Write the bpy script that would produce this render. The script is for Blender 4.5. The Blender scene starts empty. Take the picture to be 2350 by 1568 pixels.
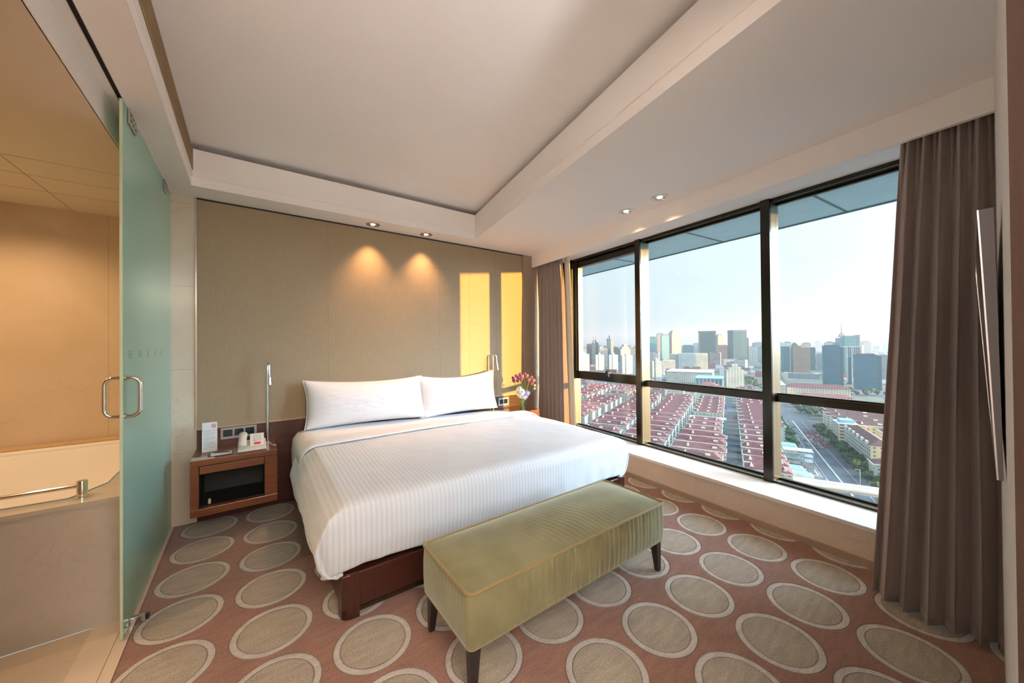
import bpy, bmesh, math, random
from mathutils import Vector, Matrix, noise

S = bpy.context.scene
C = S.collection
R = math.radians
random.seed(7)

# ------------------------------------------------------------------ camera
cam_d = bpy.data.cameras.new('camera')
cam = bpy.data.objects.new('camera', cam_d); C.objects.link(cam)
cam_d.sensor_width = 36.0
cam_d.lens = 36.0 * 825.0 / 2350.0
cam_d.clip_start = 0.02
cam_d.clip_end = 30000
YAW, PITCH, ROLL = R(36.28), R(0.40), R(-0.497)
fwd = Vector((math.sin(YAW)*math.cos(PITCH), math.cos(YAW)*math.cos(PITCH), math.sin(PITCH)))
rgt = Vector((math.cos(YAW), -math.sin(YAW), 0))
upv = rgt.cross(fwd)
r2 = rgt*math.cos(ROLL) + upv*math.sin(ROLL)
u2 = -rgt*math.sin(ROLL) + upv*math.cos(ROLL)
M = Matrix((( r2.x, u2.x, -fwd.x, 0.0), (r2.y, u2.y, -fwd.y, 0.0), (r2.z, u2.z, -fwd.z, 1.40), (0, 0, 0, 1)))
cam.matrix_world = M
S.camera = cam

# ------------------------------------------------------------------ colour management and exposure
S.view_settings.view_transform = 'Standard'
S.view_settings.look = 'None'
S.view_settings.gamma = 1.0
S.view_settings.use_curve_mapping = False
S.view_settings.exposure = 0.15
S.cycles.max_bounces = 10
S.cycles.diffuse_bounces = 6
S.cycles.glossy_bounces = 4
S.cycles.transmission_bounces = 6
S.cycles.transparent_max_bounces = 12
S.cycles.volume_bounces = 0
S.cycles.use_denoising = True
S.cycles.caustics_reflective = False
S.cycles.caustics_refractive = False
S.cycles.sample_clamp_indirect = 6.0

# ------------------------------------------------------------------ sky and sun
W = bpy.data.worlds.new('sky'); S.world = W; W.use_nodes = True
nt = W.node_tree; nt.nodes.clear()
out = nt.nodes.new('ShaderNodeOutputWorld'); bg = nt.nodes.new('ShaderNodeBackground')
tc = nt.nodes.new('ShaderNodeTexCoord'); sx = nt.nodes.new('ShaderNodeSeparateXYZ')
ramp = nt.nodes.new('ShaderNodeValToRGB')
nt.links.new(tc.outputs['Generated'], sx.inputs[0])
nt.links.new(sx.outputs['Z'], ramp.inputs[0])
# glow added to the sky near the sun, out of frame, lighting the room
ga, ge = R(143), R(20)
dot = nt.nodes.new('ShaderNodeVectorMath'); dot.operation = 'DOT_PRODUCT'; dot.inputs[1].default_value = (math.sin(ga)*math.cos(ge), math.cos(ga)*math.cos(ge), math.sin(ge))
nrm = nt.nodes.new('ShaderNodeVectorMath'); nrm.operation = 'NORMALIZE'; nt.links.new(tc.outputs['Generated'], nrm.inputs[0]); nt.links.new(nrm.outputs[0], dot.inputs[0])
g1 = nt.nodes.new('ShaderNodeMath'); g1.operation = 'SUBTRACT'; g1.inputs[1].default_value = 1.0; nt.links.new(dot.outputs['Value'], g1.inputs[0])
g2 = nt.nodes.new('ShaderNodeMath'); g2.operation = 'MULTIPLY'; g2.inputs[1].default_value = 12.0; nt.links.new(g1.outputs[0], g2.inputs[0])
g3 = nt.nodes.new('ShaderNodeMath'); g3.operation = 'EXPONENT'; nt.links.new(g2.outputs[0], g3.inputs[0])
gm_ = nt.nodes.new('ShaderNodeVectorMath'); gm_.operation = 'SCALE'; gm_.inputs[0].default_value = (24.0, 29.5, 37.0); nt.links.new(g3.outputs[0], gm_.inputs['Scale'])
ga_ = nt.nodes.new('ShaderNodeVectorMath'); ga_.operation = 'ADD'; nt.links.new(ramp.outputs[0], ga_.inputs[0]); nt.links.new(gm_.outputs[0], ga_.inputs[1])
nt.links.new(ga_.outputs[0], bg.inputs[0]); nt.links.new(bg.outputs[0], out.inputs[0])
SKY = [(0.0, (0.38, 0.48, 0.52)), (0.03, (0.52, 0.60, 0.63)), (0.10, (0.66, 0.77, 0.80)),
       (0.22, (0.75, 0.86, 0.91)), (0.33, (0.78, 0.90, 0.97)), (0.55, (0.90, 1.05, 1.18)), (1.0, (0.80, 1.0, 1.25))]
while len(ramp.color_ramp.elements) < len(SKY): ramp.color_ramp.elements.new(0.5)
for e, (p, c) in zip(ramp.color_ramp.elements, SKY):
    e.position = p; e.color = (*c, 1)
bg.inputs[1].default_value = 1.0

sun_d = bpy.data.lights.new('sun', 'SUN'); sun = bpy.data.objects.new('sun', sun_d); C.objects.link(sun)
sd = Vector((-0.361, 1.0, -0.0545*1.063)).normalized()      # the way the evening light travels
sun.rotation_euler = sd.to_track_quat('-Z', 'Y').to_euler()
sun_d.energy = 17.0; sun_d.color = (1.0, 0.48, 0.09); sun_d.angle = R(0.5)

# ------------------------------------------------------------------ materials
def mat(name):
    m = bpy.data.materials.new(name); m.use_nodes = True
    n = m.node_tree; b = n.nodes['Principled BSDF']
    return m, n, b
def L(n, a, b): n.links.new(a, b)
def N(n, t, **k):
    x = n.nodes.new('ShaderNode' + t)
    for a, v in k.items():
        if a == 'inp':
            for i, q in v.items(): x.inputs[i].default_value = q
        else: setattr(x, a, v)
    return x
def setb(b, col=None, rough=None, metal=None, spec=None, sheen=None, coat=None):
    if col is not None: b.inputs['Base Color'].default_value = (*col, 1)
    if rough is not None: b.inputs['Roughness'].default_value = rough
    if metal is not None: b.inputs['Metallic'].default_value = metal
    if spec is not None: b.inputs['Specular IOR Level'].default_value = spec
    if sheen is not None:
        b.inputs['Sheen Weight'].default_value = sheen
        b.inputs['Sheen Roughness'].default_value = 0.4
    if coat is not None: b.inputs['Coat Weight'].default_value = coat
def noise_col(n, b, c1, c2, scale, detail=4, stretch=(1, 1, 1), bump=0, lo=0.35, hi=0.65, coord='Object', dist=0.0, bs=None):
    t = N(n, 'TexCoord'); mp = N(n, 'Mapping'); mp.inputs['Scale'].default_value = stretch
    L(n, t.outputs[coord], mp.inputs[0])
    q = N(n, 'TexNoise', inp={'Scale': scale, 'Detail': detail, 'Distortion': dist}); L(n, mp.outputs[0], q.inputs['Vector'])
    r = N(n, 'ValToRGB'); r.color_ramp.elements[0].position = lo; r.color_ramp.elements[1].position = hi
    r.color_ramp.elements[0].color = (*c1, 1); r.color_ramp.elements[1].color = (*c2, 1)
    L(n, q.outputs['Fac'], r.inputs[0]); L(n, r.outputs[0], b.inputs['Base Color'])
    if bump:
        bp = N(n, 'Bump', inp={'Strength': bump, 'Distance': bs or 0.01}); L(n, q.outputs['Fac'], bp.inputs['Height']); L(n, bp.outputs[0], b.inputs['Normal'])
    return mp, q, r
def plain(name, col, rough=0.5, metal=0, spec=None, sheen=None, coat=None, var=0.06, scale=8):
    m, n, b = mat(name); setb(b, col, rough, metal, spec, sheen, coat)
    if var:
        noise_col(n, b, tuple(c*(1-var) for c in col), tuple(min(1, c*(1+var)) for c in col), scale)
    return m

MT = {}
MT['plaster'] = plain('white_plaster', (0.88, 0.86, 0.85), 0.75, var=0.015, scale=1.5)
MT['plaster_gloss'] = plain('white_paint', (0.84, 0.83, 0.81), 0.45, var=0.01)
MT['chrome'] = plain('chrome', (0.75, 0.75, 0.75), 0.12, 1.0, var=0.02)
MT['steel'] = plain('brushed_steel', (0.55, 0.55, 0.53), 0.3, 1.0, var=0.05)
MT['white_plastic'] = plain('ivory_plastic', (0.62, 0.60, 0.52), 0.35, var=0.02)
MT['black_plastic'] = plain('black_plastic', (0.015, 0.016, 0.018), 0.35, var=0.1)
MT['leather'] = plain('black_leather', (0.02, 0.018, 0.016), 0.4, var=0.2)
MT['paper'] = plain('white_paper', (0.72, 0.74, 0.74), 0.6, var=0.02)
MT['ink'] = plain('grey_ink', (0.30, 0.33, 0.36), 0.7, var=0.02)
MT['red_ink'] = plain('red_ink', (0.55, 0.02, 0.02), 0.6, var=0.02)
MT['dark_ink'] = plain('dark_ink', (0.03, 0.03, 0.03), 0.6, var=0.02)
MT['dark_glass'] = plain('dark_switch_glass', (0.01, 0.025, 0.035), 0.12, var=0.1)
MT['silver_plate'] = plain('silver_plate', (0.36, 0.36, 0.35), 0.35, 0.6, var=0.03)
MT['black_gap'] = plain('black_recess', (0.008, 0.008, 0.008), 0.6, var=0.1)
MT['black_leg'] = plain('black_stained_wood', (0.018, 0.014, 0.012), 0.35, var=0.2)
MT['tub'] = plain('tub_enamel', (0.78, 0.74, 0.68), 0.12, coat=0.5, var=0.01)
MT['grille'] = plain('grille_tan', (0.48, 0.36, 0.22), 0.5, var=0.04)
MT['tv_grey'] = plain('tv_grey', (0.16, 0.15, 0.15), 0.35, 0.2, var=0.03)
MT['tv_screen'] = plain('tv_screen', (0.01, 0.012, 0.015), 0.05, var=0.05)

def frame_mat():
    m, n, b = mat('bronze_window_frame'); setb(b, rough=0.22, metal=0.85)
    noise_col(n, b, (0.045, 0.040, 0.030), (0.055, 0.050, 0.040), 6, stretch=(1, 1, 0.1)); return m
MT['frame'] = frame_mat()
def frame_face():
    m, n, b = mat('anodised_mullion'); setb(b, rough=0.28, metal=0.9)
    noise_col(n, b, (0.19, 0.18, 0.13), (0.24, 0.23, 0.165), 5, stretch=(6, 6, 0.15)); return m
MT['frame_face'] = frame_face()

def wood(name, c1, c2, rough=0.28, axis='X', coat=0.3):
    m, n, b = mat(name); setb(b, rough=rough, coat=coat); b.inputs['Coat Roughness'].default_value = 0.15
    st = {'X': (0.6, 14, 14), 'Y': (14, 0.6, 14), 'Z': (14, 14, 0.6)}[axis]
    noise_col(n, b, c1, c2, 4.0, 6, st, bump=0.04, lo=0.3, hi=0.7, dist=0.6)
    return m
MT['bedwood'] = wood('red_brown_wood', (0.024, 0.0055, 0.003), (0.048, 0.011, 0.006), coat=0.08)
MT['wood'] = wood('mahogany_wood', (0.115, 0.034, 0.011), (0.17, 0.052, 0.018), coat=0.15)
MT['headwood'] = wood('headboard_wood', (0.040, 0.010, 0.005), (0.065, 0.017, 0.008), rough=0.45, coat=0.05)
MT['darkwood'] = wood('wenge_wood', (0.022, 0.011, 0.006), (0.032, 0.017, 0.010), axis='Z', rough=0.85, coat=0)

MT['darkwood'].node_tree.nodes['Principled BSDF'].inputs['Specular IOR Level'].default_value = 0.2
def marble(name, c1, c2, vein, rough=0.12, joints=None):
    m, n, b = mat(name); setb(b, rough=rough)
    mp, q, r = noise_col(n, b, c1, c2, 2.2, 8, dist=1.2, lo=0.3, hi=0.7)
    t = N(n, 'TexCoord')
    v = N(n, 'TexNoise', inp={'Scale': 3.0, 'Detail': 9, 'Roughness': 0.62, 'Distortion': 1.6}); L(n, t.outputs['Object'], v.inputs['Vector'])
    vr = N(n, 'ValToRGB')
    for e, (p, c) in zip(vr.color_ramp.elements, ((0.488, 0), (0.5, 0.38))): e.position = p; e.color = (c, c, c, 1)
    e = vr.color_ramp.elements.new(0.512); e.color = (0, 0, 0, 1)
    L(n, v.outputs['Fac'], vr.inputs[0])
    g = N(n, 'TexNoise', inp={'Scale': 1.1, 'Detail': 2}); L(n, t.outputs['Object'], g.inputs['Vector'])
    gr = N(n, 'ValToRGB'); gr.color_ramp.elements[0].position = 0.5; gr.color_ramp.elements[1].position = 0.62
    L(n, g.outputs['Fac'], gr.inputs[0])
    mul = N(n, 'Math', operation='MULTIPLY'); L(n, vr.outputs[0], mul.inputs[0]); L(n, gr.outputs[0], mul.inputs[1])
    mx = N(n, 'MixRGB'); mx.inputs[2].default_value = (*vein, 1)
    L(n, mul.outputs[0], mx.inputs[0]); L(n, r.outputs[0], mx.inputs[1])
    last = mx.outputs[0]
    if joints:
        axis, every, off = joints
        sp = N(n, 'SeparateXYZ'); L(n, t.outputs['Object'], sp.inputs[0])
        a = N(n, 'Math', operation='ADD', inp={1: off}); L(n, sp.outputs[axis], a.inputs[0])
        d = N(n, 'Math', operation='DIVIDE', inp={1: every}); L(n, a.outputs[0], d.inputs[0])
        f = N(n, 'Math', operation='FRACT'); L(n, d.outputs[0], f.inputs[0])
        lt = N(n, 'Math', operation='LESS_THAN', inp={1: 0.003/every}); L(n, f.outputs[0], lt.inputs[0])
        sc = N(n, 'Math', operation='MULTIPLY', inp={1: 0.45}); L(n, lt.outputs[0], sc.inputs[0])
        m2 = N(n, 'MixRGB'); m2.inputs[2].default_value = (*[c*0.5 for c in vein], 1)
        L(n, sc.outputs[0], m2.inputs[0]); L(n, last, m2.inputs[1]); last = m2.outputs[0]
    L(n, last, b.inputs['Base Color'])
    return m
MT['marble'] = marble('cream_marble', (0.60, 0.52, 0.41), (0.66, 0.59, 0.48), (0.36, 0.26, 0.17), 0.14, ('Z', 0.66, 0.10))
MT['marble_sill'] = marble('sill_marble', (0.70, 0.66, 0.60), (0.76, 0.73, 0.68), (0.50, 0.42, 0.34), 0.05)
MT['marble_curb'] = marble('curb_marble', (0.62, 0.50, 0.38), (0.68, 0.57, 0.45), (0.36, 0.24, 0.16), 0.25, ('Y', 1.9, 0.3))
MT['marble_base'] = marble('base_marble', (0.34, 0.25, 0.18), (0.38, 0.29, 0.21), (0.25, 0.18, 0.12), 0.25)
MT['marble_bath'] = marble('bathroom_marble', (0.52, 0.40, 0.27), (0.58, 0.46, 0.32), (0.34, 0.24, 0.15), 0.16, ('X', 0.9, 0.0))
MT['marble_tub'] = marble('tub_marble', (0.42, 0.38, 0.32), (0.48, 0.44, 0.38), (0.34, 0.29, 0.23), 0.22)
MT['marble_floor'] = marble('bathroom_floor_marble', (0.48, 0.38, 0.28), (0.54, 0.44, 0.33), (0.34, 0.25, 0.18), 0.2)

def fabric_wall(name, c1, c2):
    m, n, b = mat(name); setb(b, rough=0.85, sheen=0.15)
    mp, q, r = noise_col(n, b, c1, c2, 30, 5, (6, 6, 0.6))
    t = N(n, 'TexCoord'); mq = N(n, 'Mapping'); mq.inputs['Scale'].default_value = (0.8, 0.8, 22); L(n, t.outputs['Object'], mq.inputs[0])
    q2 = N(n, 'TexNoise', inp={'Scale': 22, 'Detail': 4}); L(n, mq.outputs[0], q2.inputs['Vector'])
    ad = N(n, 'Math', operation='ADD'); L(n, q.outputs[0], ad.inputs[0]); L(n, q2.outputs[0], ad.inputs[1])
    bp = N(n, 'Bump', inp={'Strength': 0.25, 'Distance': 0.002}); L(n, ad.outputs[0], bp.inputs['Height']); L(n, bp.outputs[0], b.inputs['Normal'])
    return m
MT['wallfabric'] = fabric_wall('taupe_wall_fabric', (0.300, 0.232, 0.143), (0.328, 0.255, 0.160))
MT['tvwall'] = fabric_wall('pale_wall_fabric', (0.50, 0.49, 0.45), (0.58, 0.57, 0.53))

def carpet_mat():
    m, n, b = mat('carpet'); setb(b, rough=0.95, sheen=0.25)
    b.inputs['Specular IOR Level'].default_value = 0.1
    px, py, x0, y0 = 0.3914, 0.3769, 2.0256, 1.389
    # lattice of woven rounds: columns px apart, rows py apart, slightly skewed
    s1, s2 = 0.0136, -0.0013
    det = px*py - s1*s2
    t = N(n, 'TexCoord'); sp = N(n, 'SeparateXYZ'); L(n, t.outputs['Object'], sp.inputs[0])
    wob = N(n, 'TexNoise', inp={'Scale': 3.0, 'Detail': 2}); L(n, t.outputs['Object'], wob.inputs['Vector'])
    def MM(op, a, bb=None, c=None):
        q = N(n, 'Math', operation=op)
        for i, v in enumerate((a, bb, c)):
            if v is None: continue
            if isinstance(v, (int, float)): q.inputs[i].default_value = v
            else: L(n, v, q.inputs[i])
        return q.outputs[0]
    X = MM('SUBTRACT', sp.outputs['X'], x0); Y = MM('SUBTRACT', sp.outputs['Y'], y0)
    i = MM('ADD', MM('MULTIPLY', X, py/det), MM('MULTIPLY', Y, -s1/det))
    j = MM('ADD', MM('MULTIPLY', X, -s2/det), MM('MULTIPLY', Y, px/det))
    fi = MM('SUBTRACT', i, MM('ROUND', i)); fj = MM('SUBTRACT', j, MM('ROUND', j))
    dx = MM('ADD', MM('MULTIPLY', fi, px), MM('MULTIPLY', fj, s1)); dy = MM('ADD', MM('MULTIPLY', fi, s2), MM('MULTIPLY', fj, py))
    d = MM('SQRT', MM('ADD', MM('MULTIPLY', dx, dx), MM('MULTIPLY', dy, dy)))
    d = MM('ADD', d, MM('MULTIPLY', MM('SUBTRACT', wob.outputs['Fac'], 0.5), 0.010))
    ring = N(n, 'ValToRGB'); cr = ring.color_ramp; cr.interpolation = 'LINEAR'
    pts = [(0.0, (0.37, 0.32, 0.245)), (0.1400, (0.35, 0.30, 0.23)), (0.1425, (0.22, 0.18, 0.14)), (0.1445, (0.22, 0.18, 0.14)), (0.147, (0.52, 0.48, 0.42)), (0.170, (0.48, 0.44, 0.385)), (0.173, (0.15, 0.085, 0.062)), (0.177, (0.255, 0.138, 0.096))]
    while len(cr.elements) < len(pts): cr.elements.new(0.9)
    for e, (p, c) in zip(cr.elements, pts): e.position = p*4; e.color = (*c, 1)
    L(n, MM('MULTIPLY', d, 4.0), ring.inputs[0])
    pile = N(n, 'TexNoise', inp={'Scale': 130, 'Detail': 3}); L(n, t.outputs['Object'], pile.inputs['Vector'])
    mpg = N(n, 'Mapping'); mpg.inputs['Scale'].default_value = (3, 14, 1); mpg.inputs['Rotation'].default_value = (0, 0, 0.5); L(n, t.outputs['Object'], mpg.inputs[0])
    big = N(n, 'TexNoise', inp={'Scale': 2.5, 'Detail': 5}); L(n, mpg.outputs[0], big.inputs['Vector'])
    mx = N(n, 'MixRGB', blend_type='MULTIPLY'); mx.inputs[0].default_value = 1.0
    rr = N(n, 'MapRange', inp={1: 0.3, 2: 0.7, 3: 0.86, 4: 1.12}); L(n, big.outputs['Fac'], rr.inputs[0])
    r3 = N(n, 'MapRange', inp={1: 0.3, 2: 0.7, 3: 0.8, 4: 1.18}); L(n, pile.outputs['Fac'], r3.inputs[0])
    pr = MM('MULTIPLY', rr.outputs[0], r3.outputs[0])
    cb = N(n, 'CombineXYZ'); L(n, pr, cb.inputs[0]); L(n, pr, cb.inputs[1]); L(n, pr, cb.inputs[2])
    L(n, ring.outputs[0], mx.inputs[1]); L(n, cb.outputs[0], mx.inputs[2]); L(n, mx.outputs[0], b.inputs['Base Color'])
    hr = N(n, 'ValToRGB'); h = hr.color_ramp
    hp = [(0.0, 0.9), (0.139, 0.9), (0.143, 0.1), (0.148, 0.95), (0.169, 0.95), (0.174, 0.0), (0.18, 0.5)]
    while len(h.elements) < len(hp): h.elements.new(0.95)
    for e, (p, c) in zip(h.elements, hp): e.position = p*4; e.color = (c, c, c, 1)
    L(n, MM('MULTIPLY', d, 4.0), hr.inputs[0])
    hs = MM('ADD', hr.outputs[0], MM('MULTIPLY', pile.outputs['Fac'], 0.8))
    bp = N(n, 'Bump', inp={'Strength': 0.8, 'Distance': 0.008}); L(n, hs, bp.inputs['Height']); L(n, bp.outputs[0], b.inputs['Normal'])
    return m
MT['carpet'] = carpet_mat()

def stripe_cloth(name, col, period=0.0, axis='X'):
    m, n, b = mat(name); setb(b, col, 0.7, sheen=0.3)
    b.inputs['Specular IOR Level'].default_value = 0.25
    t = N(n, 'TexCoord'); sp = N(n, 'SeparateXYZ'); L(n, t.outputs['Object'], sp.inputs[0])
    q = N(n, 'TexNoise', inp={'Scale': 5.0, 'Detail': 5}); L(n, t.outputs['Object'], q.inputs['Vector'])
    h = q.outputs['Fac']
    if period:
        s = N(n, 'Math', operation='MULTIPLY', inp={1: 2*math.pi/period}); L(n, sp.outputs[axis], s.inputs[0])
        si = N(n, 'Math', operation='SINE'); L(n, s.outputs[0], si.inputs[0])
        mr = N(n, 'MapRange', inp={1: -0.4, 2: 0.4, 3: 0.0, 4: 1.0}); L(n, si.outputs[0], mr.inputs[0])
        cm = N(n, 'MixRGB'); cm.inputs[1].default_value = (*[c*0.925 for c in col], 1); cm.inputs[2].default_value = (*[min(1, c*1.03) for c in col], 1)
        L(n, mr.outputs[0], cm.inputs[0]); L(n, cm.outputs[0], b.inputs['Base Color'])
        r = N(n, 'MapRange', inp={1: 0, 2: 1, 3: 0.78, 4: 0.42}); L(n, mr.outputs[0], r.inputs[0]); L(n, r.outputs[0], b.inputs['Roughness'])
        a = N(n, 'Math', operation='MULTIPLY_ADD', inp={1: 0.25}); L(n, mr.outputs[0], a.inputs[0]); L(n, h, a.inputs[2]); h = a.outputs[0]
    bp = N(n, 'Bump', inp={'Strength': 0.25, 'Distance': 0.008}); L(n, h, bp.inputs['Height']); L(n, bp.outputs[0], b.inputs['Normal'])
    return m
MT['duvet'] = stripe_cloth('striped_sateen', (0.655, 0.695, 0.715), 0.026)
MT['sheet'] = stripe_cloth('white_sheet', (0.72, 0.72, 0.72))
MT['pillow'] = stripe_cloth('pillow_cotton', (0.74, 0.74, 0.74))

def velvet():
    m, n, b = mat('olive_velvet'); setb(b, rough=0.75, sheen=0.9)
    b.inputs['Sheen Tint'].default_value = (0.75, 0.82, 0.68, 1); b.inputs['Sheen Roughness'].default_value = 0.35
    noise_col(n, b, (0.155, 0.140, 0.064), (0.205, 0.188, 0.092), 6, 6, (1, 1, 1), bump=0.1, bs=0.004)
    return m
MT['velvet'] = velvet()
MT['piping'] = plain('gold_piping', (0.22, 0.16, 0.05), 0.5, sheen=0.4)
def curtain_mat(name, c1, c2):
    m, n, b = mat(name); setb(b, rough=0.8, sheen=0.3)
    noise_col(n, b, c1, c2, 40, 4, (3, 3, 0.2), bump=0.05, bs=0.002)
    return m
MT['curtain'] = curtain_mat('mauve_taupe_curtain', (0.275, 0.222, 0.205), (0.292, 0.236, 0.218))
MT['lining'] = curtain_mat('cream_curtain_lining', (0.72, 0.66, 0.54), (0.78, 0.72, 0.60))

def glass_mat(name, tint, refl=0.03):
    m = bpy.data.materials.new(name); m.use_nodes = True; n = m.node_tree; n.nodes.clear()
    o = N(n, 'OutputMaterial'); tr = N(n, 'BsdfTransparent', inp={'Color': (*tint, 1)}); gl = N(n, 'BsdfGlossy', inp={'Roughness': 0.01, 'Color': (0.9, 0.95, 1, 1)})
    lw = N(n, 'LayerWeight', inp={'Blend': 0.5}); pw = N(n, 'Math', operation='POWER', inp={1: 5.0}); L(n, lw.outputs['Facing'], pw.inputs[0])
    fr = N(n, 'Math', operation='MULTIPLY_ADD', inp={1: 0.75, 2: refl*0.8}); L(n, pw.outputs[0], fr.inputs[0]); mx = N(n, 'MixShader')
    L(n, fr.outputs[0], mx.inputs[0]); L(n, tr.outputs[0], mx.inputs[1]); L(n, gl.outputs[0], mx.inputs[2]); L(n, mx.outputs[0], o.inputs[0])
    return m
MT['glass'] = glass_mat('window_glass', (0.93, 0.965, 0.97))
MT['vaseglass'] = glass_mat('vase_glass', (0.90, 0.95, 0.92))
def frosted():
    m = bpy.data.materials.new('frosted_green_glass'); m.use_nodes = True; n = m.node_tree; n.nodes.clear()
    o = N(n, 'OutputMaterial')
    d = N(n, 'BsdfDiffuse', inp={'Color': (0.50, 0.84, 0.73, 1)}); tl = N(n, 'BsdfTranslucent', inp={'Color': (0.50, 0.80, 0.68, 1)})
    g = N(n, 'BsdfGlossy', inp={'Roughness': 0.22, 'Color': (0.9, 1, 0.96, 1)})
    a = N(n, 'MixShader', inp={0: 0.35}); L(n, d.outputs[0], a.inputs[1]); L(n, tl.outputs[0], a.inputs[2])
    fr = N(n, 'Fresnel', inp={'IOR': 1.33}); b = N(n, 'MixShader'); L(n, fr.outputs[0], b.inputs[0]); L(n, a.outputs[0], b.inputs[1]); L(n, g.outputs[0], b.inputs[2])
    L(n, b.outputs[0], o.inputs[0]); return m
MT['frosted'] = frosted()
MT['glass_edge'] = plain('pale_green_glass_edge', (0.50, 0.60, 0.42), 0.2, var=0.02)
MT['glass_mark'] = plain('etched_mark', (0.22, 0.30, 0.24), 0.5, var=0.02)
def emit(name, col, s):
    m = bpy.data.materials.new(name); m.use_nodes = True; n = m.node_tree; n.nodes.clear()
    o = N(n, 'OutputMaterial'); e = N(n, 'Emission', inp={'Color': (*col, 1), 'Strength': s}); L(n, e.outputs[0], o.inputs[0]); return m
MT['bulb'] = emit('lamp_bulb', (1.0, 0.80, 0.50), 9.0)

# ------------------------------------------------------------------ mesh helpers
class MB:
    """collects shapes in world or local metres and links them as one mesh object"""
    def __init__(s): s.b = bmesh.new()
    def box(s, x0, x1, y0, y1, z0, z1, bev=0.0, seg=2):
        t = bmesh.new(); bmesh.ops.create_cube(t, size=1.0)
        for v in t.verts: v.co = Vector(((x0+x1)/2+v.co.x*(x1-x0), (y0+y1)/2+v.co.y*(y1-y0), (z0+z1)/2+v.co.z*(z1-z0)))
        if bev: bmesh.ops.bevel(t, geom=t.edges[:], offset=bev, segments=seg, profile=0.5, affect='EDGES')
        s._merge(t); return s
    def prism(s, poly, z0, z1, bev=0.0):
        t = bmesh.new(); a = [t.verts.new((p[0], p[1], z0)) for p in poly]; c = [t.verts.new((p[0], p[1], z1)) for p in poly]
        t.faces.new(a[::-1]); t.faces.new(c); n = len(poly)
        for i in range(n): t.faces.new((a[i], a[(i+1) % n], c[(i+1) % n], c[i]))
        bmesh.ops.recalc_face_normals(t, faces=t.faces[:])
        if bev: bmesh.ops.bevel(t, geom=t.edges[:], offset=bev, segments=2, profile=0.5, affect='EDGES')
        s._merge(t); return s
    def hexa(s, p):
        """eight corners: bottom four then top four, same order"""
        t = bmesh.new(); v = [t.verts.new(q) for q in p]
        for f in ((3, 2, 1, 0), (4, 5, 6, 7), (0, 1, 5, 4), (1, 2, 6, 5), (2, 3, 7, 6), (3, 0, 4, 7)): t.faces.new([v[i] for i in f])
        bmesh.ops.recalc_face_normals(t, faces=t.faces[:]); s._merge(t); return s
    def quad(s, *p):
        s.b.faces.new([s.b.verts.new(q) for q in p]); return s
    def tube(s, pts, r, seg=10, cap=True):
        pts = [Vector(p) for p in pts]; rs = r if isinstance(r, (list, tuple)) else [r]*len(pts)
        rings = []; up = None
        for i, p in enumerate(pts):
            d = (pts[min(i+1, len(pts)-1)] - pts[max(i-1, 0)]).normalized()
            if up is None: up = Vector((0, 0, 1)) if abs(d.z) < 0.9 else Vector((1, 0, 0))
            a = d.cross(up).normalized(); up = a.cross(d).normalized()
            rings.append([s.b.verts.new(p + (a*math.cos(k*2*math.pi/seg) + up*math.sin(k*2*math.pi/seg))*rs[i]) for k in range(seg)])
        for i in range(len(rings)-1):
            for k in range(seg): s.b.faces.new((rings[i][k], rings[i][(k+1) % seg], rings[i+1][(k+1) % seg], rings[i+1][k]))
        if cap: s.b.faces.new(rings[0][::-1]); s.b.faces.new(rings[-1])
        return s
    def lathe(s, prof, cx=0, cy=0, seg=24, cz=0):
        rings = []
        for r, z in prof:
            rings.append([s.b.verts.new((cx+r*math.cos(k*2*math.pi/seg), cy+r*math.sin(k*2*math.pi/seg), cz+z)) for k in range(seg)] if r > 1e-6 else [s.b.verts.new((cx, cy, cz+z))])
        for a, c in zip(rings, rings[1:]):
            if len(a) == 1 and len(c) == 1: continue
            for k in range(seg):
                f = [a[k], a[(k+1) % seg], c[(k+1) % seg], c[k]] if len(a) > 1 and len(c) > 1 else ([a[0], c[(k+1) % seg], c[k]] if len(a) == 1 else [a[k], a[(k+1) % seg], c[0]])
                s.b.faces.new(f)
        return s
    def grid(s, fn, nu, nv, closed=False):
        g = [[s.b.verts.new(fn(i/(nu-1), j/(nv-1))) for j in range(nv)] for i in range(nu)]
        for i in range(nu-1):
            for j in range(nv-1): s.b.faces.new((g[i][j], g[i+1][j], g[i+1][j+1], g[i][j+1]))
        return g
    def ball(s, c, r, sub=2, sq=(1, 1, 1)):
        t = bmesh.new(); bmesh.ops.create_icosphere(t, subdivisions=sub, radius=r)
        for v in t.verts: v.co = Vector((v.co.x*sq[0]+c[0], v.co.y*sq[1]+c[1], v.co.z*sq[2]+c[2]))
        s._merge(t); return s
    def _merge(s, t):
        me = bpy.data.meshes.new('tmp'); t.to_mesh(me); t.free(); s.b.from_mesh(me); bpy.data.meshes.remove(me)
    def build(s, name, m, parent=None, smooth=False, angle=40, fix=True):
        if fix: bmesh.ops.recalc_face_normals(s.b, faces=s.b.faces[:])
        me = bpy.data.meshes.new(name); s.b.to_mesh(me); s.b.free(); me.materials.append(m)
        o = bpy.data.objects.new(name, me); C.objects.link(o)
        if smooth:
            for p in me.polygons: p.use_smooth = True
            if angle < 180:
                try: me.set_sharp_from_angle(angle=R(angle))
                except Exception: pass
        if parent:
            o.parent = parent
            w = Vector(parent.location); p = parent.parent
            while p: w += Vector(p.location); p = p.parent
            if w.length > 0: me.transform(Matrix.Translation(-w))
        return o
def tag(o, label=None, cat=None, group=None, kind=None):
    if label: o['label'] = label
    if cat: o['category'] = cat
    if group: o['group'] = group
    if kind: o['kind'] = kind
    return o
def thing(name, loc, label, cat, group=None):
    o = bpy.data.objects.new(name, None); C.objects.link(o); o.location = loc; o.empty_display_size = 0.05
    return tag(o, label, cat, group)
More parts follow.
